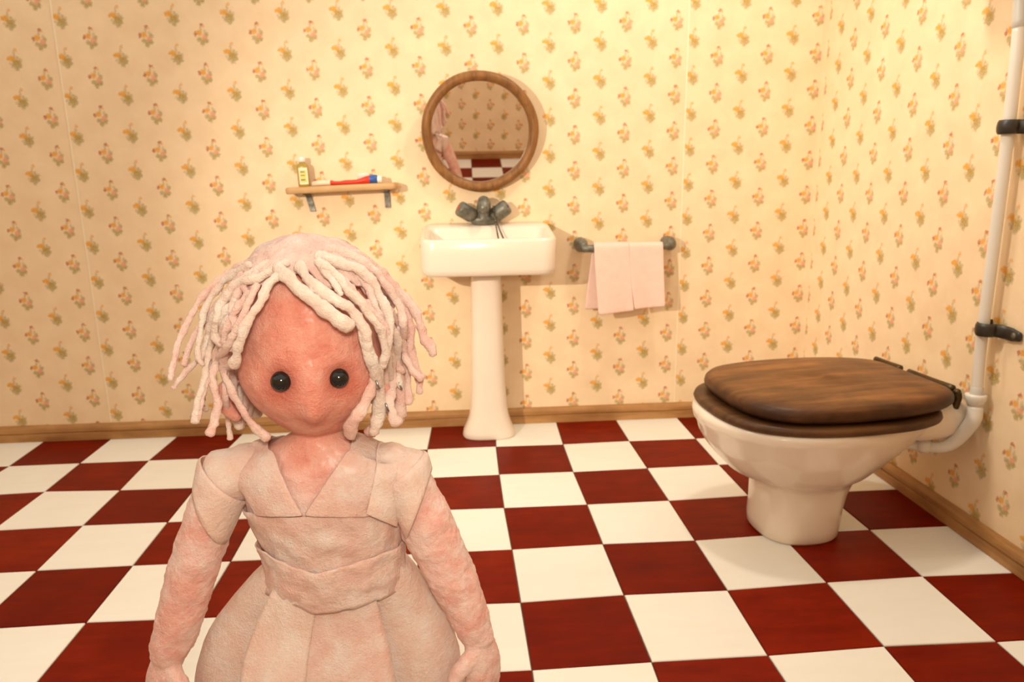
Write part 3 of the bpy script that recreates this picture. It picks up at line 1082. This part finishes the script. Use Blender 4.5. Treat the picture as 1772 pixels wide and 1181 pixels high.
def on_head(px, py, grow=0.0, hairy=False):
    """where the line through a measured point meets the (grown) skull; outside the outline, the closest depth"""
    r = HR + grow + np.array([.030, .004, 0]) * (1 if hairy else 0) * min(1, max(0, (650 - py) / 90))
    d = _ray(px, py)
    o = (CAM - HC) / r
    k = d / r
    a, b, c = k @ k, o @ k, o @ o - 1
    disc = b * b - a * c
    if disc > 0:
        t = (-b - math.sqrt(disc)) / a
    else:
        t = -b / a
    return CAM + d * t


# ---- skull with face relief
def head_mesh():
    seg, rows = 64, 48
    rings = []
    eyes = [on_head(487, 661), on_head(586, 655)]
    nose = on_head(543, 703)
    for i in range(1, rows):
        t = math.pi * i / rows
        ring = []
        for k in range(seg):
            a = 2 * math.pi * k / seg
            n = np.array([math.sin(t) * math.cos(a), math.sin(t) * math.sin(a), -math.cos(t)])
            q = n.copy()
            # fuller cheeks, round jaw
            if q[2] < 0:
                f = 1 + 0.12 * math.sin(min(1, -q[2] / .8) * math.pi)
                q[0] *= f
                q[1] *= f
            p = HC + q * HR
            for e in eyes:
                d = np.linalg.norm(p - e)
                p = p - n * .014 * math.exp(-(d / .023) ** 2)
            # brow ridge
            for e in eyes:
                d = np.linalg.norm((p - (e + np.array([0, 0, .034]))) * np.array([.7, 1, 1.3]))
                p = p + n * .0035 * math.exp(-(d / .018) ** 2)
            d = np.linalg.norm((p - nose) * np.array([1.25, 1, .75]))
            p = p + n * .017 * math.exp(-(d / .019) ** 2)
            br = nose + np.array([0.0, .0, .045])
            d = np.linalg.norm((p - br) * np.array([1.7, 1, .6]))
            p = p + n * .005 * math.exp(-(d / .022) ** 2)
            # shallow mouth crease under the nose
            mo = on_head(543, 722)
            d = np.linalg.norm((p - mo) * np.array([.55, 1, 2.6]))
            p = p - n * .0035 * math.exp(-(d / .012) ** 2)
            # dent in the forehead
            fo = on_head(519, 582)
            d = np.linalg.norm((p - fo) * np.array([1.6, 1, .6]))
            p = p - n * .0022 * math.exp(-(d / .010) ** 2)
            ring.append(p)
        rings.append(ring)
    return loft(rings)


PM = 0.00087
TOR = [(742, 512, 582, .034), (752, 498, 596, .040), (763, 474, 622, .044), (778, 440, 662, .048), (794, 408, 698, .053), (812, 398, 712, .058), (840, 415, 704, .064), (870, 428, 698, .068), (900, 444, 692, .068), (935, 463, 689, .066), (965, 472, 688, .066),
       (1010, 466, 694, .063), (1060, 452, 704, .058), (1130, 440, 714, .062), (1210, 435, 720, .070), (1270, 445, 711, .07)]
TZ, TCX, TA, TB = [], [], [], []
for py, xl, xr, b_ in TOR:
    l, r_ = wy(xl, py, DY), wy(xr, py, DY)
    TZ.append((l[2] + r_[2]) / 2)
    TCX.append((l[0] + r_[0]) / 2)
    TA.append((r_[0] - l[0]) / 2)
    TB.append(b_)
TZ, TCX, TA, TB = (np.array(q)[::-1] for q in (TZ, TCX, TA, TB))


def tp_(theta, z, off=0.0):
    cx, a, b = np.interp(z, TZ, TCX), np.interp(z, TZ, TA), np.interp(z, TZ, TB)
    return np.array([cx + (a + off) * math.sin(theta), DY - (b + off) * math.cos(theta), z])


def tpx(px, py, off=0.0):
    """(theta, z) of the torso's front under a measured point"""
    y = DY - .06
    for _ in range(6):
        p = wy(px, py, y)
        cx, a, b = np.interp(p[2], TZ, TCX), np.interp(p[2], TZ, TA), np.interp(p[2], TZ, TB)
        s = max(-1, min(1, (p[0] - cx) / (a + off)))
        th = math.asin(s)
        y = DY - (b + off) * math.cos(th)
    return th, p[2]


torso = loft([[tp_(2 * math.pi * k / 36, z) for k in range(36)] for z in TZ])
neck = tube([wy(546, 800, DY), wy(545, 770, DY), wy(545, 735, DY)], [.034, .031, .036], 20, 5)
LA = [(436, 806, 36), (392, 826, 41), (372, 870, 44), (352, 930, 45), (330, 1000, 44), (312, 1065, 42), (299, 1108, 38), (289, 1140, 31)]
RA = [(668, 804, 36), (702, 823, 41), (722, 866, 45), (741, 915, 49), (765, 960, 47), (782, 998, 45), (802, 1040, 40), (815, 1074, 36), (827, 1102, 30), (831, 1114, 28)]


def arm_pts(A, fwd):
    pts, rad = [], []
    for i, (x, y, r) in enumerate(A):
        t = i / (len(A) - 1)
        pts.append(wy(x, y, DY - fwd * t))
        rad.append(r * PM)
    return pts, rad


la, lr = arm_pts(LA, .035)
ra, rr_ = arm_pts(RA, .035)
body_parts = [head_mesh(), torso, neck, tube(la, lr, 24, 6, wob=.07, seed=1), tube(ra, rr_, 24, 6, wob=.07, seed=2)]


def hand(wrist, dirv, side, inward):
    """palm, four fingers and a thumb below the wrist; inward = towards the body in x"""
    d = np.array(dirv, float)
    d /= np.linalg.norm(d)
    acr = np.array([-0.75 * inward, 0.65, 0.0])
    acr -= d * acr.dot(d)
    acr /= np.linalg.norm(acr)
    nrm = np.cross(d, acr)
    d = d * 1.25
    acr = acr * 1.25
    out = [tube([wrist - d * .01, wrist + d * .022, wrist + d * .052], [.026, .036, .034], 16, 4, flat=.62, flat_dir=nrm)]
    for k, (o, ln) in enumerate(((-.021, .046), (-.007, .054), (.008, .052), (.022, .042))):
        b = wrist + d * .046 + acr * o
        f = np.array([inward * 1.0, 0, 0])
        pts = [b, b + d * ln * .4 + f * .003, b + d * ln * .75 + f * .010, b + d * ln + f * .020]
        out.append(tube(pts, [.0112, .0108, .0100, .0085], 10, 4))
    b = wrist + d * .012 - acr * .022
    f = np.array([inward, 0, 0])
    out.append(tube([b, b + d * .02 - acr * .014 + f * .010, b + d * .043 - acr * .016 + f * .014, b + d * .058 - acr * .010 + f * .018], [.015, .0132, .012, .009], 10, 4))
    return out


body_parts += hand(la[-1], la[-1] - la[-2] + np.array([0, 0, -.02]), -1, 1)
body_parts += hand(ra[-1], ra[-1] - ra[-2] + np.array([0, 0, -.05]), 1, -1)
for s in (-1, 1):
    hx = -0.062 + s * .055
    body_parts.append(tube([(hx, DY, .34), (hx + s * .004, DY - .004, .20), (hx + s * .006, DY, .09), (hx + s * .006, DY + .004, .035)], [.050, .044, .036, .030], 20, 5))
    body_parts.append(tube([(hx + s * .006, DY + .020, .026), (hx + s * .008, DY - .02, .028), (hx + s * .012, DY - .075, .022)], [.026, .031, .024], 16, 5, flat=.8, flat_dir=(0, 0, 1)))
# ears: flattened shells at the sides of the skull
for (x, y, sx) in ((404, 690, -1), (652, 688, 1)):
    e = wy(x, y, DY - .01)
    body_parts.append(tube([e + np.array([sx * -.004, .0, .030]), e + np.array([sx * .010, -.004, .014]), e + np.array([sx * .010, -.006, -.010]), e + np.array([sx * -.006, -.006, -.030])],
                           [.009, .013, .012, .008], 12, 5))
tmp = bpy.data.meshes.new('body_src')
V, F = join(body_parts)
tmp.from_pydata([tuple(v) for v in V], [], F)
to = bpy.data.objects.new('body_src', tmp)
COL.objects.link(to)
md = to.modifiers.new('r', 'REMESH')
md.mode = 'VOXEL'
md.voxel_size = 0.0032
md = to.modifiers.new('s', 'SMOOTH')
md.factor = 0.5
md.iterations = 4
dg = bpy.context.evaluated_depsgraph_get()
ev = to.evaluated_get(dg)
em = ev.to_mesh()
bv = np.zeros(len(em.vertices) * 3)
em.vertices.foreach_get('co', bv)
bv = bv.reshape(-1, 3)
bf = [tuple(p.vertices) for p in em.polygons]
bn = np.zeros(len(em.vertices) * 3)
em.vertices.foreach_get('normal', bn)
bn = bn.reshape(-1, 3)
ev.to_mesh_clear()
bpy.data.objects.remove(to)
# lumpy tissue surface
for i in range(len(bv)):
    p = Vector(bv[i])
    face = bv[i, 2] > .78
    h = .0016 * noise.noise(p * 38) + .0011 * noise.noise(p * 95) + .0007 * noise.noise(p * 190)
    bv[i] += bn[i] * h * (.6 if face else 1.4)
body = mk('body', bv, bf, M['skin'], doll, label='mottled pink latex body with rounded head')
for ex, ey, er in ((487, 660, .0150), (586.5, 654.5, .0145)):
    c = on_head(ex, ey)
    V, F = ellipsoid(c + np.array([0, -.001, 0]), (er, er, er), 28, 18)
    mk('eye', V, F, M['eye'], doll, label='glossy black bead eye')

# ---- hair
SEGH = 56


def cap_mesh():
    rings = []
    R = HR + np.array([.034, .016, .011])
    zlow = {}
    for i in range(26):
        ring = []
        for k in range(SEGH):
            a = 2 * math.pi * k / SEGH          # a = -90 deg looks to the viewer
            front = max(0, -math.sin(a))
            tmax = math.radians(60 + 42 * max(0, math.sin(a)) ** .8 - 15 * front ** 1.3 + 4 * math.sin(5 * a) + 3 * math.sin(11 * a + 1))
            t = 0.03 + (tmax - .03) * i / 25
            n = np.array([math.sin(t) * math.cos(a), math.sin(t) * math.sin(a), math.cos(t)])
            lump = .0045 * noise.noise(Vector(n * 6)) + .003 * math.sin(a * 23 + 5 * noise.noise(Vector(n * 3))) * min(1, t * 1.5)
            ring.append(HC + n * (R + lump - .006 * (i / 25) ** 3))
        rings.append(ring)
    return loft(rings, True, False)


V, F = cap_mesh()
hair = mk('hair', V, F, M['hair_pink'], doll, solid=.006, label='pale ropy hair matted over the crown')

Zs = 560 / 1740.0


def hz(x, y):
    return 240 + x * Zs, 400 + y * Zs


# measured strands: points (zoomed head view), end widths, colour, extra lift in front of the skull
ST = [
    ([(790, 215), (700, 280), (650, 380), (590, 480), (545, 590), (510, 730)], 50, 66, 'c', .016),
    ([(800, 170), (640, 250), (520, 290), (450, 380), (420, 470), (405, 560), (440, 610)], 55, 50, 'c', .012),
    ([(640, 290), (560, 450), (480, 620), (420, 700), (370, 800), (340, 900), (310, 1030)], 46, 40, 'p', .022),
    ([(640, 140), (500, 220), (400, 290), (330, 370), (270, 480), (220, 590), (190, 700), (172, 800)], 50, 34, 'p', .000),
    ([(600, 180), (480, 250), (400, 340), (350, 440), (330, 560), (320, 660), (345, 720)], 50, 34, 'c', .004),
    ([(560, 230), (420, 400), (330, 520), (270, 630), (245, 720)], 46, 40, 'p', -.012),
    ([(470, 420), (400, 590), (330, 680), (260, 750), (185, 845)], 44, 36, 'p', -.018),
    ([(520, 370), (440, 480), (385, 620), (350, 800), (310, 940), (302, 1030)], 48, 40, 'c', .006),
    ([(560, 380), (470, 500), (420, 680), (395, 800), (425, 930), (410, 1020), (380, 1095)], 48, 58, 'p', .000),
    ([(520, 500), (470, 700), (465, 900), (480, 1000), (490, 1118)], 44, 44, 'p', -.006),
    ([(470, 600), (455, 740), (490, 840), (550, 950), (620, 1050), (692, 1118)], 46, 60, 'p', .014),
    ([(740, 190), (820, 270), (900, 345), (1000, 415), (1085, 475), (1140, 512)], 78, 92, 'c', .017),
    ([(860, 180), (920, 260), (990, 330), (1080, 385), (1150, 430), (1210, 510), (1230, 620), (1262, 720), (1290, 830)], 66, 70, 'c', .012),
    ([(960, 160), (1040, 220), (1110, 300), (1200, 400), (1270, 490), (1310, 560), (1325, 650), (1315, 730)], 62, 54, 'c', .018),
    ([(960, 130), (1060, 160), (1180, 210), (1270, 290), (1320, 400), (1350, 500), (1335, 640), (1350, 800)], 66, 58, 'c', .010),
    ([(1000, 100), (1120, 120), (1250, 195), (1330, 290), (1400, 400), (1420, 500), (1420, 620), (1450, 720), (1520, 800)], 60, 48, 'p', .004),
    ([(1060, 95), (1180, 130), (1300, 215), (1400, 330), (1480, 430), (1530, 560), (1590, 662)], 60, 62, 'p', -.004),
    ([(1250, 220), (1380, 340), (1440, 430), (1470, 540), (1460, 640), (1500, 760), (1512, 870)], 52, 50, 'p', -.008),
    ([(1280, 330), (1350, 480), (1390, 600), (1390, 720), (1408, 840)], 50, 48, 'c', .008),
    ([(1190, 480), (1235, 680), (1290, 780), (1295, 960), (1262, 1085)], 54, 92, 'c', .014),
    ([(1330, 560), (1365, 780), (1350, 920), (1388, 1035)], 58, 84, 'p', .004),
    ([(1270, 780), (1225, 920), (1165, 1005), (1132, 1105)], 56, 84, 'p', .012),
    ([(1400, 520), (1440, 760), (1450, 925)], 50, 62, 'p', -.014),
    ([(1320, 720), (1315, 900), (1290, 1000), (1240, 1090)], 60, 84, 'p', -.004),
    ([(600, 330), (520, 430), (470, 540), (455, 640), (470, 735)], 46, 56, 'p', .008),
    ([(700, 170), (590, 240), (480, 330), (410, 450), (370, 560), (330, 690)], 54, 44, 'c', -.002),
    ([(640, 220), (540, 320), (500, 420), (520, 520), (500, 640)], 50, 46, 'p', .004),
    ([(1150, 180), (1230, 300), (1290, 440), (1370, 560), (1370, 680), (1420, 760)], 54, 50, 'p', -.002),
    ([(1090, 250), (1180, 350), (1260, 440), (1330, 520), (1340, 620)], 46, 46, 'p', .012),
    ([(1180, 260), (1290, 390), (1380, 460), (1470, 620), (1480, 720), (1530, 790)], 48, 44, 'p', -.016),
    ([(450, 480), (380, 640), (360, 780), (340, 930), (370, 960)], 48, 42, 'c', -.010),
    ([(480, 640), (510, 800), (520, 960), (540, 1030)], 44, 38, 'p', -.016),
    ([(1220, 380), (1300, 480), (1370, 640), (1310, 760), (1360, 960)], 50, 70, 'p', -.012),
    ([(870, 210), (900, 250), (920, 290), (930, 330)], 56, 40, 'c', .010),
    ([(980, 190), (1020, 240), (1060, 300), (1090, 340)], 54, 40, 'c', .012),
    ([(560, 300), (590, 350), (575, 420), (545, 470)], 44, 34, 'p', .008),
]
for si, (pts, w0, w1, colr, lift) in enumerate(ST):
    W3, R3 = [], []
    n_ = len(pts)
    for i, (x, y) in enumerate(pts):
        px, py = hz(x, y)
        t = i / (n_ - 1)
        g = .010 + max(0, lift) * .55 + .004 * t
        p = on_head(px, py, g, True)
        if lift < 0:
            p = wy(px, py, p[1] - lift * 2.2 * min(1, .3 + t))
        # below the jaw, hang beside the neck in the plane of the ears
        if py > 690 and abs(px - 540) > 60:
            p = wy(px, py, min(p[1], DY - .035) if lift >= 0 else DY + .01)
        W3.append(p)
        R3.append((w0 + (w1 - w0) * t) * Zs * PM * 0.42)
    V, F = tube(W3, R3, 12, 9, flat=.66, flat_dir=(0, 1, 0.1), wob=.55, seed=si)
    mk('hair_strand', V, F, M['hair_cream' if colr == 'c' else 'hair_pink'], hair)
# strands that fall down the back of the head
rb = random.Random(11)
for k in range(26):
    a = math.radians(8 + 164 * k / 25)
    ln = rb.uniform(.12, .17)
    pts, rad = [], []
    for i in range(6):
        t = i / 5
        th = math.radians(35 + 62 * min(1, t * 1.3))
        out = 1.0 + .05 * t
        q = HC + np.array([math.cos(a) * math.sin(th), math.sin(a) * math.sin(th), math.cos(th)]) * (HR + .014) * out
        if t > .6:
            q[2] -= ln * (t - .6) * 1.9
            q += np.array([math.cos(a), math.sin(a), 0]) * .02 * (t - .6)
        q += np.array([rb.uniform(-.006, .006), rb.uniform(-.004, .004), 0])
        pts.append(q)
        rad.append(.0085 + .002 * t)
    V, F = tube(pts, rad, 8, 5, flat=.8, wob=.3, seed=k + 50)
    mk('hair_strand', V, F, M['hair_cream' if k % 3 else 'hair_pink'], hair)
for x, y in ((1286, 826), (1336, 948), (1407, 832)):
    px, py = hz(x, y)
    p = on_head(px, py, .028)
    if py > 690:
        p = wy(px, py, DY - .052)
    V, F = tube([p + np.array([-.002, 0, .006]), p + np.array([.002, -.002, -.006])], [.0016, .0016], 8, 2)
    mk('wire_end', V, F, M['wire'], hair, label='bare wire end poking out of the hair')


# ---- dress
def band(top, bot, off, th0=-math.pi, th1=math.pi, n=96, m=14, crinkle=.0012, seed=0, pucker=0.0):
    """cloth band around the torso: top and bottom are functions of theta giving heights"""
    V = []
    closed = abs(th1 - th0 - 2 * math.pi) < 1e-6
    for i in range(m + 1):
        for k in range(n + 1):
            th = th0 + (th1 - th0) * k / n
            z = bot(th) + (top(th) - bot(th)) * i / m
            o_ = off + crinkle * 2 * (noise.noise(Vector((th * 4, z * 40, seed))) + .5 * noise.noise(Vector((th * 11, z * 110, seed)))) + pucker * math.exp(-((th + .05) / .12) ** 2) * math.sin(math.pi * i / m)
            V.append(tp_(th, z, o_))
    F = [(i * (n + 1) + k, i * (n + 1) + k + 1, (i + 1) * (n + 1) + k + 1, (i + 1) * (n + 1) + k) for i in range(m) for k in range(n)]
    return V, F


def curve_fn(pts):
    """height as a function of theta from measured points along the front, mirrored round the back"""
    q = sorted(tpx(*p) for p in pts)
    th = [a for a, _ in q]
    z = [b for _, b in q]
    th = [-math.pi] + th + [math.pi]
    zm = (z[0] + z[-1]) / 2
    z = [zm] + z + [zm]
    return lambda t: float(np.interp(t, th, z))


mid_top = curve_fn([(440, 886), (480, 890), (523, 893), (600, 886), (655, 893), (688, 912)])
mid_bot = curve_fn([(472, 970), (520, 990), (560, 1000), (620, 985), (688, 960)])
V, F = band(mid_top, mid_bot, .0055, crinkle=.0024, seed=3)
dress = mk('dress', V, F, M['dress'], doll, solid=.002, label='pale pink wrapped latex dress')
sash_top = curve_fn([(472, 952), (500, 968), (547, 986), (600, 972), (650, 955), (688, 934)])
sash_bot = curve_fn([(466, 1012), (500, 1032), (550, 1056), (600, 1048), (650, 1032), (692, 1004)])
V, F = band(sash_top, sash_bot, .0125, crinkle=.0026, seed=8, pucker=.004)
mk('waist_sash', V, F, M['dress'], dress, solid=.002, label='wide waist sash of the dress')


def wrap(inner, outer, off, mat, seed):
    """bodice panel: from the waist over the shoulder and down the back"""
    ni, nj = 12, 8
    ie, oe = catmull(inner, 4), catmull(outer, 4)
    ie = np.array([ie[int(round(t * (len(ie) - 1)))] for t in np.linspace(0, 1, ni + 1)])
    oe = np.array([oe[int(round(t * (len(oe) - 1)))] for t in np.linspace(0, 1, ni + 1)])
    rows = []
    for i in range(ni + 1):
        row = []
        for j in range(nj + 1):
            s = j / nj
            px, py = ie[i] + (oe[i] - ie[i]) * s
            th, z = tpx(px, py, off)
            o2 = off + .0026 * noise.noise(Vector((px * .045, py * .03, seed))) + .003 * math.sin(s * math.pi)
            row.append(tp_(th, z, o2))
        rows.append(row)
    toprow = rows[-1]
    over = [np.array([p[0], DY - (DY - p[1]) * .35, p[2] + .012]) for p in toprow]
    over2 = [np.array([p[0], DY + (DY - p[1]) * .45, p[2] + .011]) for p in toprow]
    back = [[np.array([p[0], 2 * DY - p[1], p[2]]) for p in row] for row in rows[::-1]]
    rows = rows + [over, over2] + back
    V = [p for r_ in rows for p in r_]
    n = nj + 1
    F = [(i * n + j, i * n + j + 1, (i + 1) * n + j + 1, (i + 1) * n + j) for i in range(len(rows) - 1) for j in range(nj)]
    return mk('bodice_wrap', V, F, mat, dress, solid=.002, subsurf=1)


wrap([(526, 894), (506, 860), (484, 812), (470, 768)], [(440, 894), (426, 866), (400, 828), (386, 790)], .010, M['dress'], 1)
wrap([(524, 894), (548, 858), (585, 803), (612, 764)], [(640, 896), (648, 868), (654, 826), (658, 786)], .0095, M['dress'], 2)
wrap([(632, 890), (640, 862), (648, 825), (652, 788)], [(688, 914), (692, 880), (704, 832), (718, 788)], .0125, M['dress_pale'], 3)


def sleeve(A, t0, t1, grow, tilt, mat, wob=.1, seed=0):
    """a strip of latex wound round the upper arm: ring sections between t0 and t1 along the arm axis, tilted"""
    pts, rad = arm_pts(A, .035)
    Q = catmull(np.hstack([np.array(pts), np.array(rad).reshape(-1, 1)]), 8)
    rings = []
    ax = Q[14, :3] - Q[2, :3]
    ax /= np.linalg.norm(ax)
    side = np.array([1.0, 0, 0]) - ax * ax[0]
    side /= np.linalg.norm(side)
    dep = np.cross(ax, side)
    for t in np.linspace(t0, t1, 9):
        f = t * (len(Q) - 1)
        i = int(f)
        c = Q[i] + (Q[min(i + 1, len(Q) - 1)] - Q[i]) * (f - i)
        ring = []
        for k in range(28):
            a = 2 * math.pi * k / 28
            rr = c[3] + grow + .0018 * noise.noise(Vector((math.cos(a) * 2, math.sin(a) * 2, t * 12 + seed)))
            u = side * math.cos(a) + dep * math.sin(a)
            ring.append(c[:3] + u * rr + ax * tilt * math.cos(a) * (t - t0) / (t1 - t0))
        rings.append(ring)
    if t0 < .01:                              # puffed cap over the shoulder
        r0 = np.array(rings[0])
        c0 = r0.mean(0)
        rings = [[c0 + (p - c0) * k - ax * h for p in r0] for k, h in ((.12, .031), (.45, .028), (.75, .020), (.93, .010))] + rings
    V, F = loft(rings, t0 < .01, False)
    return mk('sleeve', V, F, mat, dress, solid=.002)


sleeve(LA, .0, .25, .009, .014, M['dress_pale'], seed=1)
sleeve(LA, .15, .325, .0135, .020, M['dress_pale'], seed=4)
sleeve(RA, .0, .20, .009, -.016, M['dress_pale'], seed=7)
sleeve(RA, .08, .235, .0135, -.030, M['dress_pale'], seed=9)

# skirt: overlapping bell panels
SK = [(945, 476, 686), (965, 462, 700), (990, 432, 722), (1030, 396, 748), (1060, 372, 766), (1090, 354, 782), (1130, 343, 794), (1181, 337, 802), (1240, 336, 804), (1300, 340, 800)]
SZ, SCX, SA = [], [], []
for py, xl, xr in SK:
    l, r_ = wy(xl, py, DY), wy(xr, py, DY)
    SZ.append((l[2] + r_[2]) / 2)
    SCX.append((l[0] + r_[0]) / 2)
    SA.append((r_[0] - l[0]) / 2)
SB = [.062, .063, .064, .067, .074, .088, .104, .120, .136, .148]
SZ, SCX, SA, SB = (np.array(q)[::-1] for q in (SZ, SCX, SA, SB))


def sk_pt(th, z, off, bs=1.0):
    cx, a = np.interp(z, SZ, SCX), np.interp(z, SZ, SA)
    b = np.interp(z, SZ, SB) * bs
    return np.array([cx + (a + off) * math.sin(th), DY - (b + off) * math.cos(th), z])


def skpx(px, py, off=0.0):
    y = DY - .1
    for _ in range(8):
        p = wy(px, py, y)
        cx, a = np.interp(p[2], SZ, SCX), np.interp(p[2], SZ, SA)
        th = math.asin(max(-1, min(1, (p[0] - cx) / (a + off))))
        y = DY - (np.interp(p[2], SZ, SB) + off) * math.cos(th)
    return th


def skirt_panel(le, re, z0, z1, off, belly, seed, mat, bs=1.0):
    """le, re: theta of the left and right edges as a function of t (0 = waist, 1 = hem)"""
    ni, nj = 20, 14
    V = []
    for i in range(ni + 1):
        t = i / ni
        z = z0 + (z1 - z0) * t
        for j in range(nj + 1):
            s = j / nj
            th = le(t) + (re(t) - le(t)) * s
            g_ = max(0.0, min(1.0, (t - .20) / .6))
            o_ = off * (.25 + .75 * g_) + belly * math.sin(math.pi * s) * g_ + .0050 * g_ * math.sin(s * 9 + seed * 2.1) + .0060 * t * noise.noise(Vector((th * 3, z * 16, seed))) + .0014 * noise.noise(Vector((th * 12, z * 50, seed)))
            V.append(sk_pt(th, z + (.012 * math.sin(s * 5 + seed) if i == ni else 0), o_, bs + (1 - bs) * max(0, 1 - t * 3.5)))
    F = [(i * (nj + 1) + j, i * (nj + 1) + j + 1, (i + 1) * (nj + 1) + j + 1, (i + 1) * (nj + 1) + j) for i in range(ni) for j in range(nj)]
    return mk('skirt_panel', V, F, mat, dress, solid=.002)


ZT, ZH = wy(560, 985, DY)[2], float(SZ[0])
ZTs = wy(560, 950, DY)[2]
lin = lambda a, b: (lambda t: a + (b - a) * t)
fl0, fl1 = skpx(468, 1030), skpx(455, 1181)
fr0, fr1 = skpx(552, 1050), skpx(528, 1181)
cr0, cr1 = skpx(650, 1040), skpx(694, 1181)
skirt_panel(lin(-2.15, -2.2), lin(fl0 + .16, fl1 + .16), ZTs, ZH, -.004, .010, 1, M['dress_pale'], .62)
skirt_panel(lin(cr0 - .16, cr1 - .12), lin(2.15, 2.2), ZTs, ZH, -.003, .008, 2, M['dress_pale'], .66)
skirt_panel(lin(fr0 - .35, fr1 - .30), lin(cr0, cr1), ZT, ZH, .002, .004, 3, M['dress'])
skirt_panel(lin(fl0, fl1), lin(fr0 - .02, fr1), ZT, ZH, .014, .018, 4, M['dress_pale'])
skirt_panel(lin(2.0, 2.05), lin(3.3, 3.3), ZTs, ZH, .004, .008, 5, M['dress_pale'])
skirt_panel(lin(3.15, 3.15), lin(4.3, 4.25), ZTs, ZH, .000, .008, 6, M['dress'])
